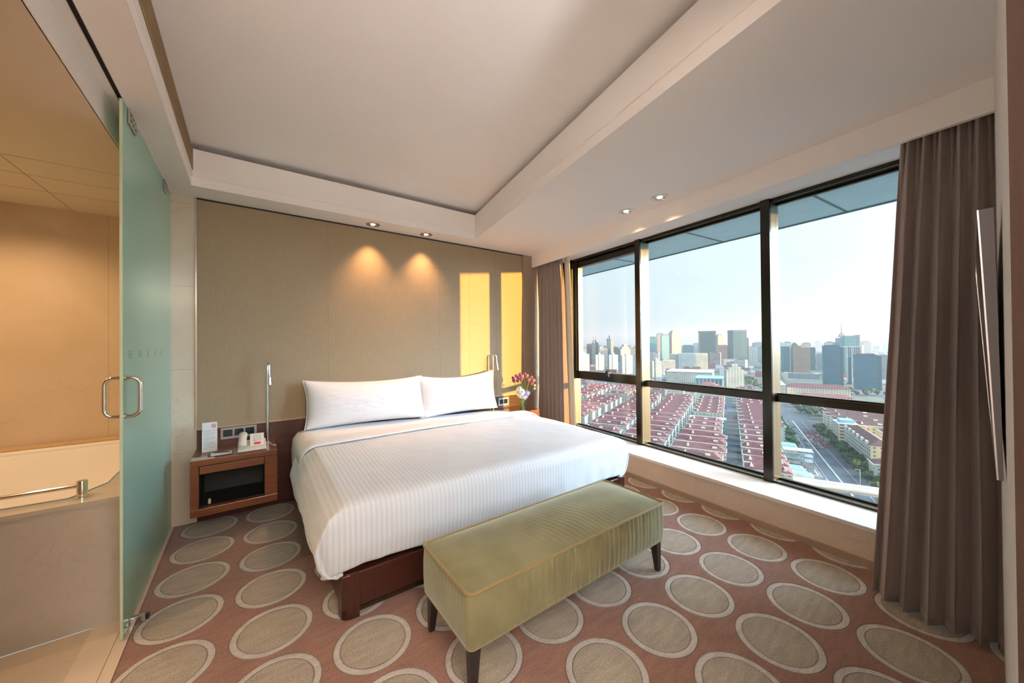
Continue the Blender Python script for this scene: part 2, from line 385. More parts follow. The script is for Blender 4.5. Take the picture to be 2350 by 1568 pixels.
def struct(o, label=None):
    o['kind'] = 'structure'
    if label: o['label'] = label
    return o
def copy_tree(o, parent=None):
    c = o.copy(); C.objects.link(c)
    if parent: c.parent = parent
    for ch in list(o.children): copy_tree(ch, c)
    return c

# ------------------------------------------------------------------ room shell
YB = 3.824            # headboard wall
ZC = 2.60             # lower ceiling
struct(MB().box(-0.465, 3.35, -3.0, YB, -0.10, 0.0).build('floor', MT['carpet']), 'carpet with rows of beige rings on a rust ground')
struct(MB().box(-0.335, 2.995, YB, YB+0.15, 0, ZC).build('wall_back', MT['wallfabric']), 'taupe fabric covered wall behind the bed')
struct(MB().box(2.995, 3.9, YB-0.02, YB+0.15, 0, ZC).build('wall_corner', fabric_wall('corner_wall_fabric', (0.33, 0.25, 0.18), (0.37, 0.29, 0.21))), 'narrow taupe wall strip in the window corner')
struct(MB().box(-0.50, -0.335, YB-0.002, YB+0.15, 0, ZC).build('wall_pillar', MT['marble']), 'cream marble pillar between glass door and fabric wall')
struct(MB().box(-0.339, -0.331, YB-0.012, YB, 0.735, ZC).build('trim_1', MT['chrome']), 'thin metal strip between pillar and fabric wall')
struct(MB().box(-0.331, 2.995, YB-0.006, YB, ZC-0.012, ZC-0.001).build('trim_2', MT['black_gap']), 'black strip drawn as a shadow line along the top of the fabric wall')  # black strip puts the thin shadow under the ceiling into colour
# grooves of the fabric panels
gm = MB()
for x in (0.62, 1.78, 2.17, 2.56): gm.box(x-0.0012, x+0.0012, YB-0.0008, YB+0.001, 0.74, ZC-0.02)
for z in (1.35, 1.66, 1.97, 2.28): gm.box(1.60, 2.99, YB-0.0008, YB+0.001, z-0.0010, z+0.0010)
struct(gm.build('trim_3', plain('seam', (0.24, 0.18, 0.11), 0.9, var=0.02)), 'fine seams between the fabric wall panels')

# ceiling: lower ring with the raised tray
TX0, TY0, TY1 = -0.338, 0.25, 3.547
TA, TB = (2.096, TY1), (1.478, TY0)     # far and near end of the tray edge on the window side
c1 = MB()
c1.prism([(-0.478, -3.0), (TX0, -3.0), (TX0, YB+0.1), (-0.478, YB+0.1)], ZC, ZC+0.06)
c1.prism([(TX0, TY1), TA, (3.14, TY1), (3.12, YB+0.1), (TX0, YB+0.1)], ZC, ZC+0.06)
c1.prism([TB, (2.766, TY0), (3.113, TY1), TA], ZC, ZC+0.06)
c1.prism([(TX0, -3.0), (2.5, -3.0), (2.766, TY0), (TX0, TY0)], ZC, ZC+0.06)
struct(c1.build('ceiling', MT['plaster']), 'white lowered ceiling around the tray')
ZG = 2.874
def ring(o0, o1, z0, z1, mb):
    """tray side walls between two insets"""
    P = lambda d: [(TX0+d, TY0+d), (TX0+d, TY1-d), (TA[0]-d*1.1, TY1-d), (TB[0]-d*1.1, TY0+d)]
    a, b = P(o0), P(o1)
    for i in range(4):
        j = (i+1) % 4
        mb.quad((*a[i], z0), (*a[j], z0), (*b[j], z1), (*b[i], z1))
tr = MB()
ring(0.001, 0.001, ZC-0.0005, ZC+0.070, tr); ring(0.001, 0.012, ZC+0.070, ZC+0.070, tr); ring(0.012, 0.012, ZC+0.070, ZC+0.078, tr); ring(0.012, 0.004, ZC+0.078, ZC+0.079, tr)
ring(0.004, 0.004, ZC+0.079, ZG, tr); ring(0.004, -0.22, ZG, ZG, tr); ring(-0.22, -0.22, ZG, ZG+0.05, tr)
struct(tr.build('trim_4', MT['plaster'], fix=False), 'stepped white side of the ceiling tray')
struct(MB().box(TX0-0.26, 2.5, TY0-0.26, TY1+0.25, ZG+0.05, ZG+0.12).build('ceiling', MT['plaster']), 'raised white ceiling inside the tray')

# linear air grille in the tray side over the bathroom edge
gr = thing('air_grille', (TX0, 1.9, 2.68), 'long tan louvred air grille in the side of the ceiling tray', 'air vent')
MB().box(TX0+0.0045, TX0+0.010, TY0+0.03, TY1-0.022, 2.690, 2.700).box(TX0+0.0045, TX0+0.010, TY0+0.03, TY1-0.022, 2.862, 2.872).box(TX0+0.0045, TX0+0.010, TY1-0.032, TY1-0.022, 2.700, 2.862).build('frame', MT['plaster_gloss'], gr)
MB().box(TX0+0.0042, TX0+0.005, TY0+0.03, TY1-0.032, 2.700, 2.862).build('backing', plain('grille_shadow', (0.03, 0.02, 0.012), 0.8), gr)
sl = MB()
for k in range(11): sl.hexa([(TX0+0.005, TY0+0.04, 2.706+k*0.0142), (TX0+0.005, TY1-0.034, 2.706+k*0.0142), (TX0+0.016, TY1-0.034, 2.702+k*0.0142), (TX0+0.016, TY0+0.04, 2.702+k*0.0142),
                             (TX0+0.005, TY0+0.04, 2.7095+k*0.0142), (TX0+0.005, TY1-0.034, 2.7095+k*0.0142), (TX0+0.016, TY1-0.034, 2.7055+k*0.0142), (TX0+0.016, TY0+0.04, 2.7055+k*0.0142)])
sl.build('slats', MT['grille'], gr)

# pelmet in front of the window and the ceiling strip behind it
FX = lambda y: 2.739 + (y-0.014)*(3.136-2.739)/(3.775-0.014)
struct(MB().prism([(FX(-0.2), -0.2), (FX(YB+0.1), YB+0.1), (FX(YB+0.1)+0.03, YB+0.1), (FX(-0.2)+0.03, -0.2)], 2.444, ZC+0.05, 0.001).build('trim_5', MT['plaster']), 'plaster pelmet hiding the curtain track')
struct(MB().prism([(FX(-0.3)+0.03, -0.3), (FX(4)+0.03, 4.0), (3.95, 4.0), (3.55, -0.3)], 2.572, 2.66).build('ceiling', MT['plaster']), 'white strip of ceiling over the window')

# window wall: az 5.2 degrees off the y axis
WA = R(5.2); WD = Vector((math.sin(WA), math.cos(WA), 0)); WN = Vector((WD.y, -WD.x, 0)); WO = Vector((3.53, 1.9, 0))
def wp(s, d, z): p = WO + WD*s + WN*d; return (p.x, p.y, z)
def wbox(mb, s0, s1, d0, d1, z0, z1):
    return mb.hexa([wp(s0, d0, z0), wp(s1, d0, z0), wp(s1, d1, z0), wp(s0, d1, z0), wp(s0, d0, z1), wp(s1, d0, z1), wp(s1, d1, z1), wp(s0, d1, z1)])
# marble sill ledge and curb below
SX = lambda y: 3.206 + (y-2.295)*(3.206-3.073)/(2.295-0.452)
struct(MB().prism([(SX(-0.3), -0.3), (SX(YB), YB), (3.78, YB), (3.50, -0.3)], 0.222, 0.250, 0.003).build('window_sill', MT['marble_sill']), 'polished white marble window ledge')
struct(MB().prism([(SX(-0.3)+0.008, -0.3), (SX(YB)+0.008, YB), (SX(YB)+0.2, YB), (SX(-0.3)+0.2, -0.3)], 0.0, 0.222).build('wall_curb', MT['marble_curb']), 'low marble curb under the window ledge')
struct(MB().prism([(SX(-0.3)-0.006, -0.3), (SX(YB)-0.006, YB), (SX(YB)+0.02, YB), (SX(-0.3)+0.02, -0.3)], 0.0, 0.048, 0.001).build('baseboard_window', MT['marble_base']), 'darker stone baseboard of the window curb')

# window: three big bays, mullions, transoms, glass
def mull(s):   # s = centre along the wall
    m = MB(); wbox(m, s-0.034, s+0.034, -0.022, 0.000, 0.25, 2.585)
    o = struct(m.build('window_mullion', MT['frame']), 'bronze window mullion')
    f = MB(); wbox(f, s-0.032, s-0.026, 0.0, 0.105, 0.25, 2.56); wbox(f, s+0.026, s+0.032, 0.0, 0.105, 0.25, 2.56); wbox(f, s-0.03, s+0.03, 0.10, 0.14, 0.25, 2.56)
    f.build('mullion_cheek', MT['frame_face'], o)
    return o
SM = [1.83, 0.545, -0.755, -2.05]           # positions of the mullions along the wall (three seen, one behind the curtain)
ws = lambda y: (y-1.9)/math.cos(WA)
SM = [ws(3.60), ws(2.435), ws(1.145), ws(-0.17)]
for s in SM: mull(s)
bays = [(SM[1]+0.033, SM[0]-0.033), (SM[2]+0.033, SM[1]-0.033), (SM[3]+0.033, SM[2]-0.033)]
DG = 0.105
for i, (a, b) in enumerate(bays):
    root = bpy.data.objects.new('window_%d' % (i+1), None); C.objects.link(root); struct(root, ['narrow window bay with tilting upper sash', 'middle window bay', 'window bay beside the drawn curtain'][i])
    f = MB()
    wbox(f, a, b, 0.0, 0.012, 0.25, 0.266)                 # low front lip on the ledge
    wbox(f, a, b, DG-0.012, DG+0.02, 0.25, 0.272)
    wbox(f, a, b, 0.0, 0.012, 2.540, 2.575)
    wbox(f, a, b, DG-0.012, DG+0.02, 2.535, 2.575)
    f.build('window_frame', MT['frame'], root)
    s = MB(); wbox(s, a, b, 0.012, DG-0.012, 0.25, 0.258); wbox(s, a, b, 0.012, DG-0.012, 2.556, 2.575)
    s.build('frame_channel', MT['frame_face'], root)
    t = MB()
    if i == 0:
        wbox(t, a, b, 0.045, 0.12, 0.912, 1.020)
    else:
        wbox(t, a, b, 0.035, 0.12, 0.908, 0.966); wbox(t, a, b, 0.075, 0.12, 0.966, 0.976)
    t.build('transom', MT['frame'], root)
    g = MB(); wbox(g, a, b, DG, DG+0.008, 0.262, 2.545); g.build('pane', MT['glass'], root)
    if i == 0:
        sa = MB()
        wbox(sa, a, a+0.012, 0.05, 0.12, 1.02, 2.54); wbox(sa, b-0.070, b, 0.04, 0.12, 1.02, 2.54); wbox(sa, a, b, 0.045, 0.12, 2.46, 2.54)
        sa.build('sash', MT['frame'], root)
        sc = MB(); wbox(sc, b-0.075, b-0.070, 0.04, 0.12, 1.02, 2.46); wbox(sc, b-0.05, b-0.02, 0.034, 0.04, 1.02, 2.54); sc.build('sash_cheek', MT['frame_face'], root)
        h = MB(); sh = ws(2.97)
        wbox(h, sh-0.022, sh+0.022, 0.030, 0.046, 0.985, 1.045); h.tube([wp(sh, 0.034, 1.035), wp(sh-0.02, 0.015, 1.05), wp(sh-0.085, 0.012, 1.052)], [0.009, 0.008, 0.006], 8)
        h.build('window_handle', MT['black_plastic'], root)
        h2 = MB(); wbox(h2, sh-0.055, sh-0.03, 0.028, 0.045, 0.975, 1.03); h2.build('handle_keeper', MT['chrome'], root)
# wall above and around the glazing, seen past the pelmet
ww = MB(); wbox(ww, -2.6, SM[3]-0.03, 0.0, 0.05, 0, 2.66); wbox(ww, SM[0]+0.033, 2.2, 0.0, 0.14, 0, 2.66); wbox(ww, -2.6, 2.2, 0.0, 0.14, -0.1, 0.25)
struct(ww.build('wall_window', MT['frame']), 'bronze cladding at the ends of the window wall')
# outside canopy
cn = MB(); cn.hexa([wp(-7, 0.14, 2.60), wp(5.2, 0.14, 2.60), wp(5.2, 1.03, 2.60), wp(-7, 1.03, 2.60), wp(-7, 0.14, 2.72), wp(5.2, 0.14, 2.72), wp(5.2, 1.03, 2.68), wp(-7, 1.03, 2.68)])
MT['canopy'] = plain('blue_grey_soffit', (0.62, 0.86, 0.94), 0.45, 0.0, var=0.03)
cano = struct(cn.build('roof_canopy', MT['canopy']), 'blue grey metal soffit over the outside of the window')
ce = MB()
wbox(ce, -7, 5.2, 1.03, 1.06, 2.590, 2.69)
for s in (ws(3.30), ws(2.05), ws(0.93), ws(-0.2)): wbox(ce, s-0.008, s+0.008, 0.14, 1.03, 2.594, 2.601)
ce.build('soffit_edge', plain('dark_soffit_edge', (0.12, 0.20, 0.22), 0.4), cano)

# wall with the television, nearly edge-on to the camera
TWy = lambda x: -0.0097 + (x-0.97)*(0.0135+0.0097)/(2.75-0.97)
struct(MB().prism([(0.97, TWy(0.97)), (3.27, TWy(2.75)), (3.27, -0.20), (3.34, -0.20), (3.34, -0.35), (0.97, -0.35)], 0, ZC+0.3).build('wall_television', MT['tvwall']), 'pale fabric wall that carries the television')
struct(MB().prism([(0.93, -0.0093), (0.972, -0.0097), (0.972, -0.62), (0.93, -0.62)], 0, ZC+0.3).build('wall_jamb', MT['darkwood']), 'dark wooden jamb beside the camera')
struct(MB().box(0.95, 1.1, -3.0, -0.55, 0, ZC+0.3).build('wall_hall', MT['plaster']))
struct(MB().box(-0.6, 1.1, -3.15, -3.0, 0, ZC+0.3).build('wall_entrance', MT['plaster']))
# bathroom side
BX0 = -2.3; BY1 = 4.22; BZ = 2.455
struct(MB().box(-0.62, -0.478, -3.0, 1.35, 0, ZC+0.1).build('wall_left', MT['plaster']), 'wall in front of the bathroom')
struct(MB().box(BX0, -0.50, BY1, BY1+0.1, 0, BZ+0.1).build('wall_bathroom_back', MT['marble_bath']), 'beige marble wall behind the bathtub')
struct(MB().box(BX0-0.1, BX0, 0.5, BY1+0.1, 0, BZ+0.1).build('wall_bathroom_left', MT['marble_bath']))
struct(MB().box(BX0, -0.55, 0.4, 0.5, 0, BZ+0.1).build('wall_bathroom_front', MT['marble_bath']))
struct(MB().box(-0.5025, -0.498, YB, BY1, 0, BZ+0.1).build('wall_bathroom_right', MT['marble_bath']))
bc = MB().box(BX0, -0.549, 0.5, BY1, BZ, BZ+0.08)
struct(bc.build('ceiling', plain('bathroom_ceiling_paint', (0.70, 0.62, 0.52), 0.6, var=0.01)), 'lower ceiling of the bathroom')
jm = MB()
for y in (3.19, 3.49, 3.80): jm.box(BX0, -0.56, y-0.002, y+0.002, BZ-0.001, BZ+0.001)
jm.box(-1.088, -1.082, 3.19, BY1, BZ-0.001, BZ+0.001)
struct(jm.build('trim_6', plain('panel_joint', (0.42, 0.33, 0.22), 0.8, var=0.02)), 'joints of the bathroom ceiling panels')
# header over the glass door with its black track
hd = MB().box(-0.549, -0.502, 0.5, BY1, ZC-0.0, ZC+0.1).box(-0.552, -0.545, 0.5, BY1, BZ, ZC+0.1).box(-0.484, -0.476, 0.5, YB, ZC-0.004, ZC+0.05)
struct(hd.build('trim_7', MT['plaster_gloss']), 'white header over the bathroom glass door')
struct(MB().box(-0.502, -0.484, 0.5, YB, ZC+0.004, ZC+0.03).box(-0.502, -0.4985, 0.5, YB, ZC-0.003, ZC+0.01).build('trim_8', MT['black_gap']), 'black slot of the sliding door track')
# bathroom floor and threshold
struct(MB().box(BX0, -0.63, 0.5, 2.70, -0.1, -0.002).build('floor_bathroom', MT['marble_floor']), 'beige stone bathroom floor')
struct(MB().box(-0.629, -0.516, 0.5, 2.72, -0.1, 0.0).box(-0.513, -0.467, -3.0, YB, -0.1, 0.004, 0.0015).box(-0.516, -0.513, 0.5, YB, -0.1, -0.006).build('trim_9', marble('threshold_stone', (0.56, 0.45, 0.34), (0.62, 0.52, 0.40), (0.4, 0.3, 0.2), 0.2)), 'stone threshold strip along the carpet')

# ================================================================== furniture
def ns(p, s=1.0): return noise.noise(Vector(p)*s)
# ---- bed
bed = thing('bed', (1.5, 2.9, 0), 'wide double bed on a red brown wooden base below the fabric wall', 'bed')
MB().box(0.375, 2.665, 1.975, 3.80, 0.055, 0.232, 0.006).build('bed_base', MT['bedwood'], bed)
for (x, y) in ((0.375, 1.975), (2.665, 1.975)):
    sx = 1 if x < 1 else -1
    pr = [(x-sx*0.002+sx*0.055*(1-math.cos(a)), y-0.002+0.055*(1-math.sin(a))) for a in [i*math.pi/2/6 for i in range(7)]]
    poly = [(x+sx*0.085, y-0.003), (x+sx*0.055, y-0.003), (x+sx*0.02, y+0.006), (x+sx*0.004, y+0.022), (x-sx*0.002, y+0.055), (x-sx*0.002, y+0.085), (x+sx*0.085, y+0.085)]
    MB().prism(poly, 0.004, 0.236, 0.002).build('corner_post', MT['bedwood'], bed)
MB().box(0.46, 2.58, 2.02, 3.80, 0.0, 0.06).build('plinth', MT['darkwood'], bed)
def roundrect(x0, x1, y0, y1, r, n=7, m=22):
    """closed outline, even spacing, corner radius r"""
    out = []
    cs = [(x1-r, y0+r, -90), (x1-r, y1-r, 0), (x0+r, y1-r, 90), (x0+r, y0+r, 180)]
    for k, (cx, cy, a0) in enumerate(cs):
        for i in range(n+1):
            a = R(a0 + 90*i/n); out.append((cx+r*math.cos(a), cy+r*math.sin(a)))
        nx = cs[(k+1) % 4]; p = out[-1]; a = R(nx[2]); q = (nx[0]+r*math.cos(a), nx[1]+r*math.sin(a))
        for i in range(1, m): out.append((p[0]+(q[0]-p[0])*i/m, p[1]+(q[1]-p[1])*i/m))
    return out
def pillowbox(mb, x0, x1, y0, y1, prof, zf, disp=None, ytop=None, m=22):
    """rings of (inset, dz, corner radius) from the bottom edge up to the middle of the top"""
    rings = []
    for (ins, dz, r) in prof:
        P = roundrect(x0+ins, x1-ins, y0+ins, y1-(ins if ytop is None else min(ins, ytop)), r, 7, m)
        ring_ = []
        for (x, y) in P:
            v = Vector((x, y, zf(x, y)*0 + dz if dz < 0 else dz))
            v.z = zf(x, y, dz)
            if disp: v = disp(v, ins)
            ring_.append(mb.b.verts.new(v))
        rings.append(ring_)
    for a, c in zip(rings, rings[1:]):
        n = len(a)
        for k in range(n): mb.b.faces.new((a[k], a[(k+1) % n], c[(k+1) % n], c[k]))
    return rings
headz = lambda y, x=1.5: 0.568 + (0.112-0.082*max(0.0, min(1.0, (x-0.3)/2.3)))*max(0.0, min(1.0, (y-1.95)/1.75))**0.85
def mz(x, y, dz): return 0.245 + (headz(y, x)-0.012-0.245)*dz
prof_m = [(0.05, 0.0, 0.08), (0.03, 0.05, 0.10), (0.015, 0.3, 0.10), (0.012, 0.6, 0.10), (0.02, 0.8, 0.10), (0.05, 0.93, 0.11), (0.10, 0.985, 0.12), (0.2, 1.0, 0.14), (0.45, 1.01, 0.12), (0.80, 1.01, 0.05)]
mm = MB(); rg = pillowbox(mm, 0.29, 2.67, 1.98, 3.805, prof_m, mz, lambda v, i: v + Vector((0, 0, 0.006*ns(v, 6))))
mm.b.faces.new(rg[-1]); mm.b.faces.new(rg[0][::-1])
mm.build('mattress', MT['sheet'], bed, smooth=True, angle=180)

# ---- duvet: hangs over three sides, bulges and tucks in towards the base
def duvet():
    mb = MB(); NX, NY = 150, 96
    x0, x1, yf, yh = 0.262, 2.705, 1.945, 3.18
    # cross profile across the width: parameter u 0..1, left hem to right hem
    def side(t):       # t 0 (hem) .. 1 (top edge): inset and height fraction
        pts = [(0.0, 0.075, 0.0), (0.10, 0.035, 0.04), (0.25, 0.004, 0.2), (0.45, -0.012, 0.45), (0.65, 0.012, 0.68), (0.82, 0.05, 0.88), (1.0, 0.13, 1.0)]
        for a, b in zip(pts, pts[1:]):
            if t <= b[0]:
                q = (t-a[0])/(b[0]-a[0]); return a[1]+(b[1]-a[1])*q, a[2]+(b[2]-a[2])*q
        return pts[-1][1], pts[-1][2]
    def foot(t):
        pts = [(0.0, 0.05, 0.0), (0.12, 0.012, 0.05), (0.4, -0.004, 0.36), (0.75, 0.0, 0.80), (0.90, 0.018, 0.96), (1.0, 0.07, 1.0)]
        for a, b in zip(pts, pts[1:]):
            if t <= b[0]:
                q = (t-a[0])/(b[0]-a[0]); return a[1]+(b[1]-a[1])*q, a[2]+(b[2]-a[2])*q
        return pts[-1][1], pts[-1][2]
    KS, KF = 26, 24
    def pos(i, j):
        # i over width, j from foot hem to head
        if i < KS: inx, hx = side(i/(KS-1)); X = x0+inx
        elif i >= NX-KS: inx, hx = side((NX-1-i)/(KS-1)); X = x1-inx
        else: a = x0+0.13; b = x1-0.13; X = a+(b-a)*(i-KS+1)/(NX-2*KS+1); hx = 1.0; inx = 1
        if j < KF: iny, hy = foot(j/(KF-1)); Y = yf+iny
        else: Y = yf+0.07+(yh-yf-0.07)*(j-KF+1)/(NY-KF); hy = 1.0; iny = 1
        h = min(hx, hy) if (hx < 1 or hy < 1) else 1.0
        if hx < 1 and hy < 1:                      # the folded foot corner: a soft peak at the top edge
            h = hx*hy if min(hx, hy) < 0.02 else min(hx, hy)
            k = (1-hx)*(1-hy); c = 0.045*min(1, k*2.2)
            X += c if i < NX/2 else -c; Y += c*0.8
        top = headz(Y, X) + 0.012 + 0.012*math.sin(math.pi*max(0, min(1, (X-x0)/(x1-x0))))
        # the hem rises a little towards the middle of the foot
        hem = 0.238 + 0.012*math.sin(3.1*X)+0.006*math.sin(11*X+1)
        Z = hem + (top-hem)*h
        v = Vector((X, Y, Z))
        am = 0.004 + 0.006*(1-h)
        v.z += am*ns((X*2.2, Y*2.6, 1.3), 1.6) + 0.004*ns((X*6, Y*7, 4), 1.4)
        if hy < 1: v.y += 0.010*ns((X*5, Z*3, 7), 1.8)*(1-hy) + 0.003*math.sin(X*42+4*ns((X, Z, 0), 4))*(1-hy)**2
        if hx < 1: v.x += 0.012*ns((Y*4, Z*3, 2), 1.6)*(1-hx)
        return v
    g = [[mb.b.verts.new(pos(i, j)) for j in range(NY)] for i in range(NX)]
    for i in range(NX-1):
        for j in range(NY-1): mb.b.faces.new((g[i][j], g[i+1][j], g[i+1][j+1], g[i][j+1]))
    o = mb.build('duvet', MT['duvet'], None, smooth=True, angle=180)
    s = o.modifiers.new('thick', 'SOLIDIFY'); s.thickness = 0.012; s.offset = -1
    return o
dv = tag(duvet(), 'white striped duvet pulled smooth over the bed', 'duvet')
# turned-down sheet band at the head end of the duvet
def band():
    mb = MB(); NX, NY = 120, 14
    def pos(i, j):
        X = 0.285+(2.69-0.285)*i/(NX-1); Y = 2.97+0.16*(X-0.3)/2.3+0.20*j/(NY-1)
        e = min(X-0.285, 2.69-X); z = headz(Y, X)+0.030+0.012*math.sin(math.pi*(X-0.26)/2.44)
        drop = 0.0
        if e < 0.13: drop = 0.13-math.sqrt(max(0, 0.13**2-(0.13-e)**2)); z -= drop*0.9
        q = j/(NY-1); z += 0.006*math.sin(math.pi*q)-0.006*(1 if j in (0, NY-1) else 0)+0.004*ns((X*4, Y*5, 3), 1.5)
        return Vector((X, Y, z))
    mb.grid(lambda u, v: pos(round(u*(NX-1)), round(v*(NY-1))), NX, NY)
    o = mb.build('top_sheet', MT['sheet'], None, smooth=True, angle=180); s = o.modifiers.new('t', 'SOLIDIFY'); s.thickness = 0.008; s.offset = -1
    return o
tag(band(), 'plain white sheet folded back over the duvet below the pillows', 'sheet')

# ---- pillows leaning on the wall
def pillow(name, x0, x1, yb, zb, yt, zt, T, label, seed, tilt=0.0, sag=0.0):
    w, h = (x1-x0), math.hypot(yt-yb, zt-zb)
    root = thing(name, ((x0+x1)/2, (yb+yt)/2, (zb+zt)/2), label, 'pillow', None)
    ax = Vector((1, 0, tilt)).normalized(); ay = Vector((0, yt-yb, zt-zb)).normalized(); an = ax.cross(ay).normalized()
    c = Vector(root.location)
    def P(u, v, side):
        a, b = 2*u-1, 2*v-1
        ox = a*w/2*(1-0.050*(1-b*b)); oy = b*h/2*(1-0.085*(1-a*a) )
        oy -= sag*(1-a*a)*(0.5+0.5*b)
        t = T*((1-abs(a)**3.2)**0.55)*((1-abs(b)**2.6)**0.6)
        t *= 1+0.10*ns((a*1.5+seed, b*1.5, side), 1.2)
        t += 0.006*ns((a*5+seed, b*5, side*3), 1.4)*(1-a*a)*(1-b*b)
        wr = 0.006*math.sin(9*a+6*b+seed)*max(0, abs(a)-0.55)*2*(1-abs(a))
        return c + ax*ox + ay*oy + an*(side*(t+wr))
    mb = MB(); n, m = 72, 44
    for side in (1, -1):
        mb.grid(lambda u, v: P(u, v, side), n, m)
    bmesh.ops.remove_doubles(mb.b, verts=mb.b.verts[:], dist=0.0008)
    mb.build('pillowcase', MT['pillow'], root, smooth=True, angle=180)
    e = MB(); pts = [P(1.0, v/20, 1)+ax*0.004 for v in range(21)]; e.tube(pts, 0.0045, 6)
    pts = [P(u/40, 1.0, 1)+ay*0.002 for u in range(41)]; e.tube(pts, 0.0035, 6)
    pts = [P(0.0, v/20, 1)-ax*0.003 for v in range(21)]; e.tube(pts, 0.0035, 6)
    e.build('pillow_seam', MT['pillow'], root, smooth=True)
    return root
pillow('pillow', 0.395, 1.505, 3.60, 0.650, 3.715, 1.075, 0.115, 'long white pillow leaning nearer the telephone nightstand', 1.0, -0.018, 0.02)
pillow('pillow', 1.455, 2.430, 3.63, 0.622, 3.725, 1.070, 0.105, 'long white pillow leaning nearer the flower vase', 5.3, 0.012, 0.035)

# ---- headboard rail
hb = thing('headboard', (1.3, YB-0.01, 0.3), 'low dark wooden headboard panel with a pale top edge along the wall', 'headboard')
MB().box(-0.331, 2.96, YB-0.016, YB-0.0005, 0.002, 0.733).build('panel', MT['headwood'], hb)
MB().box(-0.331, 2.96, YB-0.020, YB-0.0005, 0.733, 0.742, 0.001).build('top_trim', plain('pale_wood_edge', (0.48, 0.36, 0.24), 0.4), hb)
MB().box(2.745, 2.96, YB-0.0175, YB-0.016, 0.10, 0.733).build('end_panel', MT['bedwood'], hb)

# ---- hanging nightstands
def nightstand(x0, x1, yf, label, opening=True):
    o = thing('nightstand', ((x0+x1)/2, (yf+YB)/2, 0.175), label, 'nightstand')
    yb = YB-0.018; z0, z1 = 0.176, 0.583; w = 0.048
    MB().box(x0, x1, yf, yb, z1-0.045, z1, 0.003).build('top', MT['wood'], o)
    MB().box(x0, x1, yf, yb, z0, z0+0.055, 0.003).build('base', MT['wood'], o)
    MB().box(x0, x0+w, yf+0.001, yb, z0+0.055, z1-0.045).build('side_panel', MT['wood'], o)
    MB().box(x1-w*1.7, x1, yf+0.001, yb, z0+0.055, z1-0.045).build('side_panel', MT['wood'], o)
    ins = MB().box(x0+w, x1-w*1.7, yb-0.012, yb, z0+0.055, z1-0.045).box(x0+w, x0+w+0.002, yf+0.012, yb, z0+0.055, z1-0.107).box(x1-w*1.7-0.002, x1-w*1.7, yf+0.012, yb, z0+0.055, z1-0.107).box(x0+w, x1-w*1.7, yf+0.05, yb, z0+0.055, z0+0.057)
    ins.build('shade_lining', MT['black_gap'], o)  # black lining paints shade into the open compartment
    d = MB().box(x0+w+0.004, x1-w*1.7-0.004, yf+0.004, yf+0.03, z1-0.105, z1-0.050, 0.002).build('drawer', MT['wood'], o)
    MB().box(x0+w+0.004, x1-w*1.7-0.004, yf+0.03, yb-0.05, z1-0.104, z1-0.098).build('drawer_tray', MT['darkwood'], d)
    return o
nightstand(-0.337, 0.184, 3.42, 'wooden nightstand hung on the wall with the telephone on its top')
nightstand(2.475, 2.925, 3.42, 'wooden nightstand beside the curtain with the flower vase on its top')
NT = 0.583
tb = tag(MB().lathe([(0, 0), (0.008, 0.0), (0.009, 0.004), (0.009, 0.034), (0.006, 0.038), (0, 0.038)], -0.235, 3.50, 16, 0.2315).build('bottle', plain('pale_bottle', (0.75, 0.62, 0.40), 0.3), smooth=True), 'tiny pale bottle standing inside the open nightstand', 'bottle')

# ---- reading lamps: slender chrome stems with a bent neck
def reading_lamp(name, x, y, label, turn, h=1.235, base=NT):
    o = thing(name, (x, y, base), label, 'lamp')
    MB().lathe([(0, 0), (0.017, 0), (0.017, 0.006), (0.008, 0.010), (0.0065, 0.02), (0, 0.02)], x, y, 20, base).build('base', MT['chrome'], o, smooth=True)
    dx, dy = math.cos(turn), math.sin(turn); r = 0.022
    pts = [(x, y, base+0.012), (x, y, h-0.022)]
    for k in range(1, 12):
        a = math.pi*k/12; pts.append((x+dx*r*(1-math.cos(a)), y+dy*r*(1-math.cos(a)), h-0.022+r*1.5*math.sin(a)))
    st = MB(); st.tube([pts[0], (x, y, base+0.02), (x, y, h-0.06), pts[1]]+pts[2:]+[(x+dx*2*r, y+dy*2*r, h-0.05), (x+dx*(2*r+0.006), y+dy*(2*r+0.006), h-0.10)], [0.0100]*2+[0.0100, 0.0095]+[0.0080]*11+[0.0075, 0.0080], 12)
    st.build('stem', MT['chrome'], o, smooth=True)
    hx, hy = x+dx*(2*r+0.006), y+dy*(2*r+0.006)
    MB().tube([(hx, hy, h-0.095), (hx+dx*0.003, hy+dy*0.003, h-0.12), (hx+dx*0.010, hy+dy*0.010, h-0.175)], [0.0085, 0.0125, 0.0135], 14).build('lamp_head', MT['chrome'], o, smooth=True)
    return o
reading_lamp('reading_lamp', 0.131, 3.70, 'slender chrome reading lamp standing behind the telephone', R(-75), 1.250)
reading_lamp('reading_lamp', 2.450, 3.74, 'slender chrome reading lamp standing beside the flower vase', R(-20), 1.255)

# ---- switch panels
def switch_panel(x0, x1, n, label, z0=0.635, z1=0.727, col='silver_plate'):
    y = YB-0.017
    o = thing('switch_panel', ((x0+x1)/2, y, z0), label, 'switch panel')
    MB().box(x0, x1, y-0.010, y, z0, z1, 0.002).build('plate', MT[col], o)
    w = (x1-x0-0.022)/n
    for k in range(n):
        a = x0+0.011+w*k
        MB().box(a+0.006, a+w-0.006, y-0.013, y-0.009, z0+0.020, z1-0.016, 0.001).build('switch', MT['dark_glass'], o)
    return o
switch_panel(-0.185, 0.057, 3, 'silver panel with three dark squares above the telephone nightstand')
switch_panel(2.565, 2.725, 2, 'pale panel with two dark squares beside the vase', 0.612, 0.708)

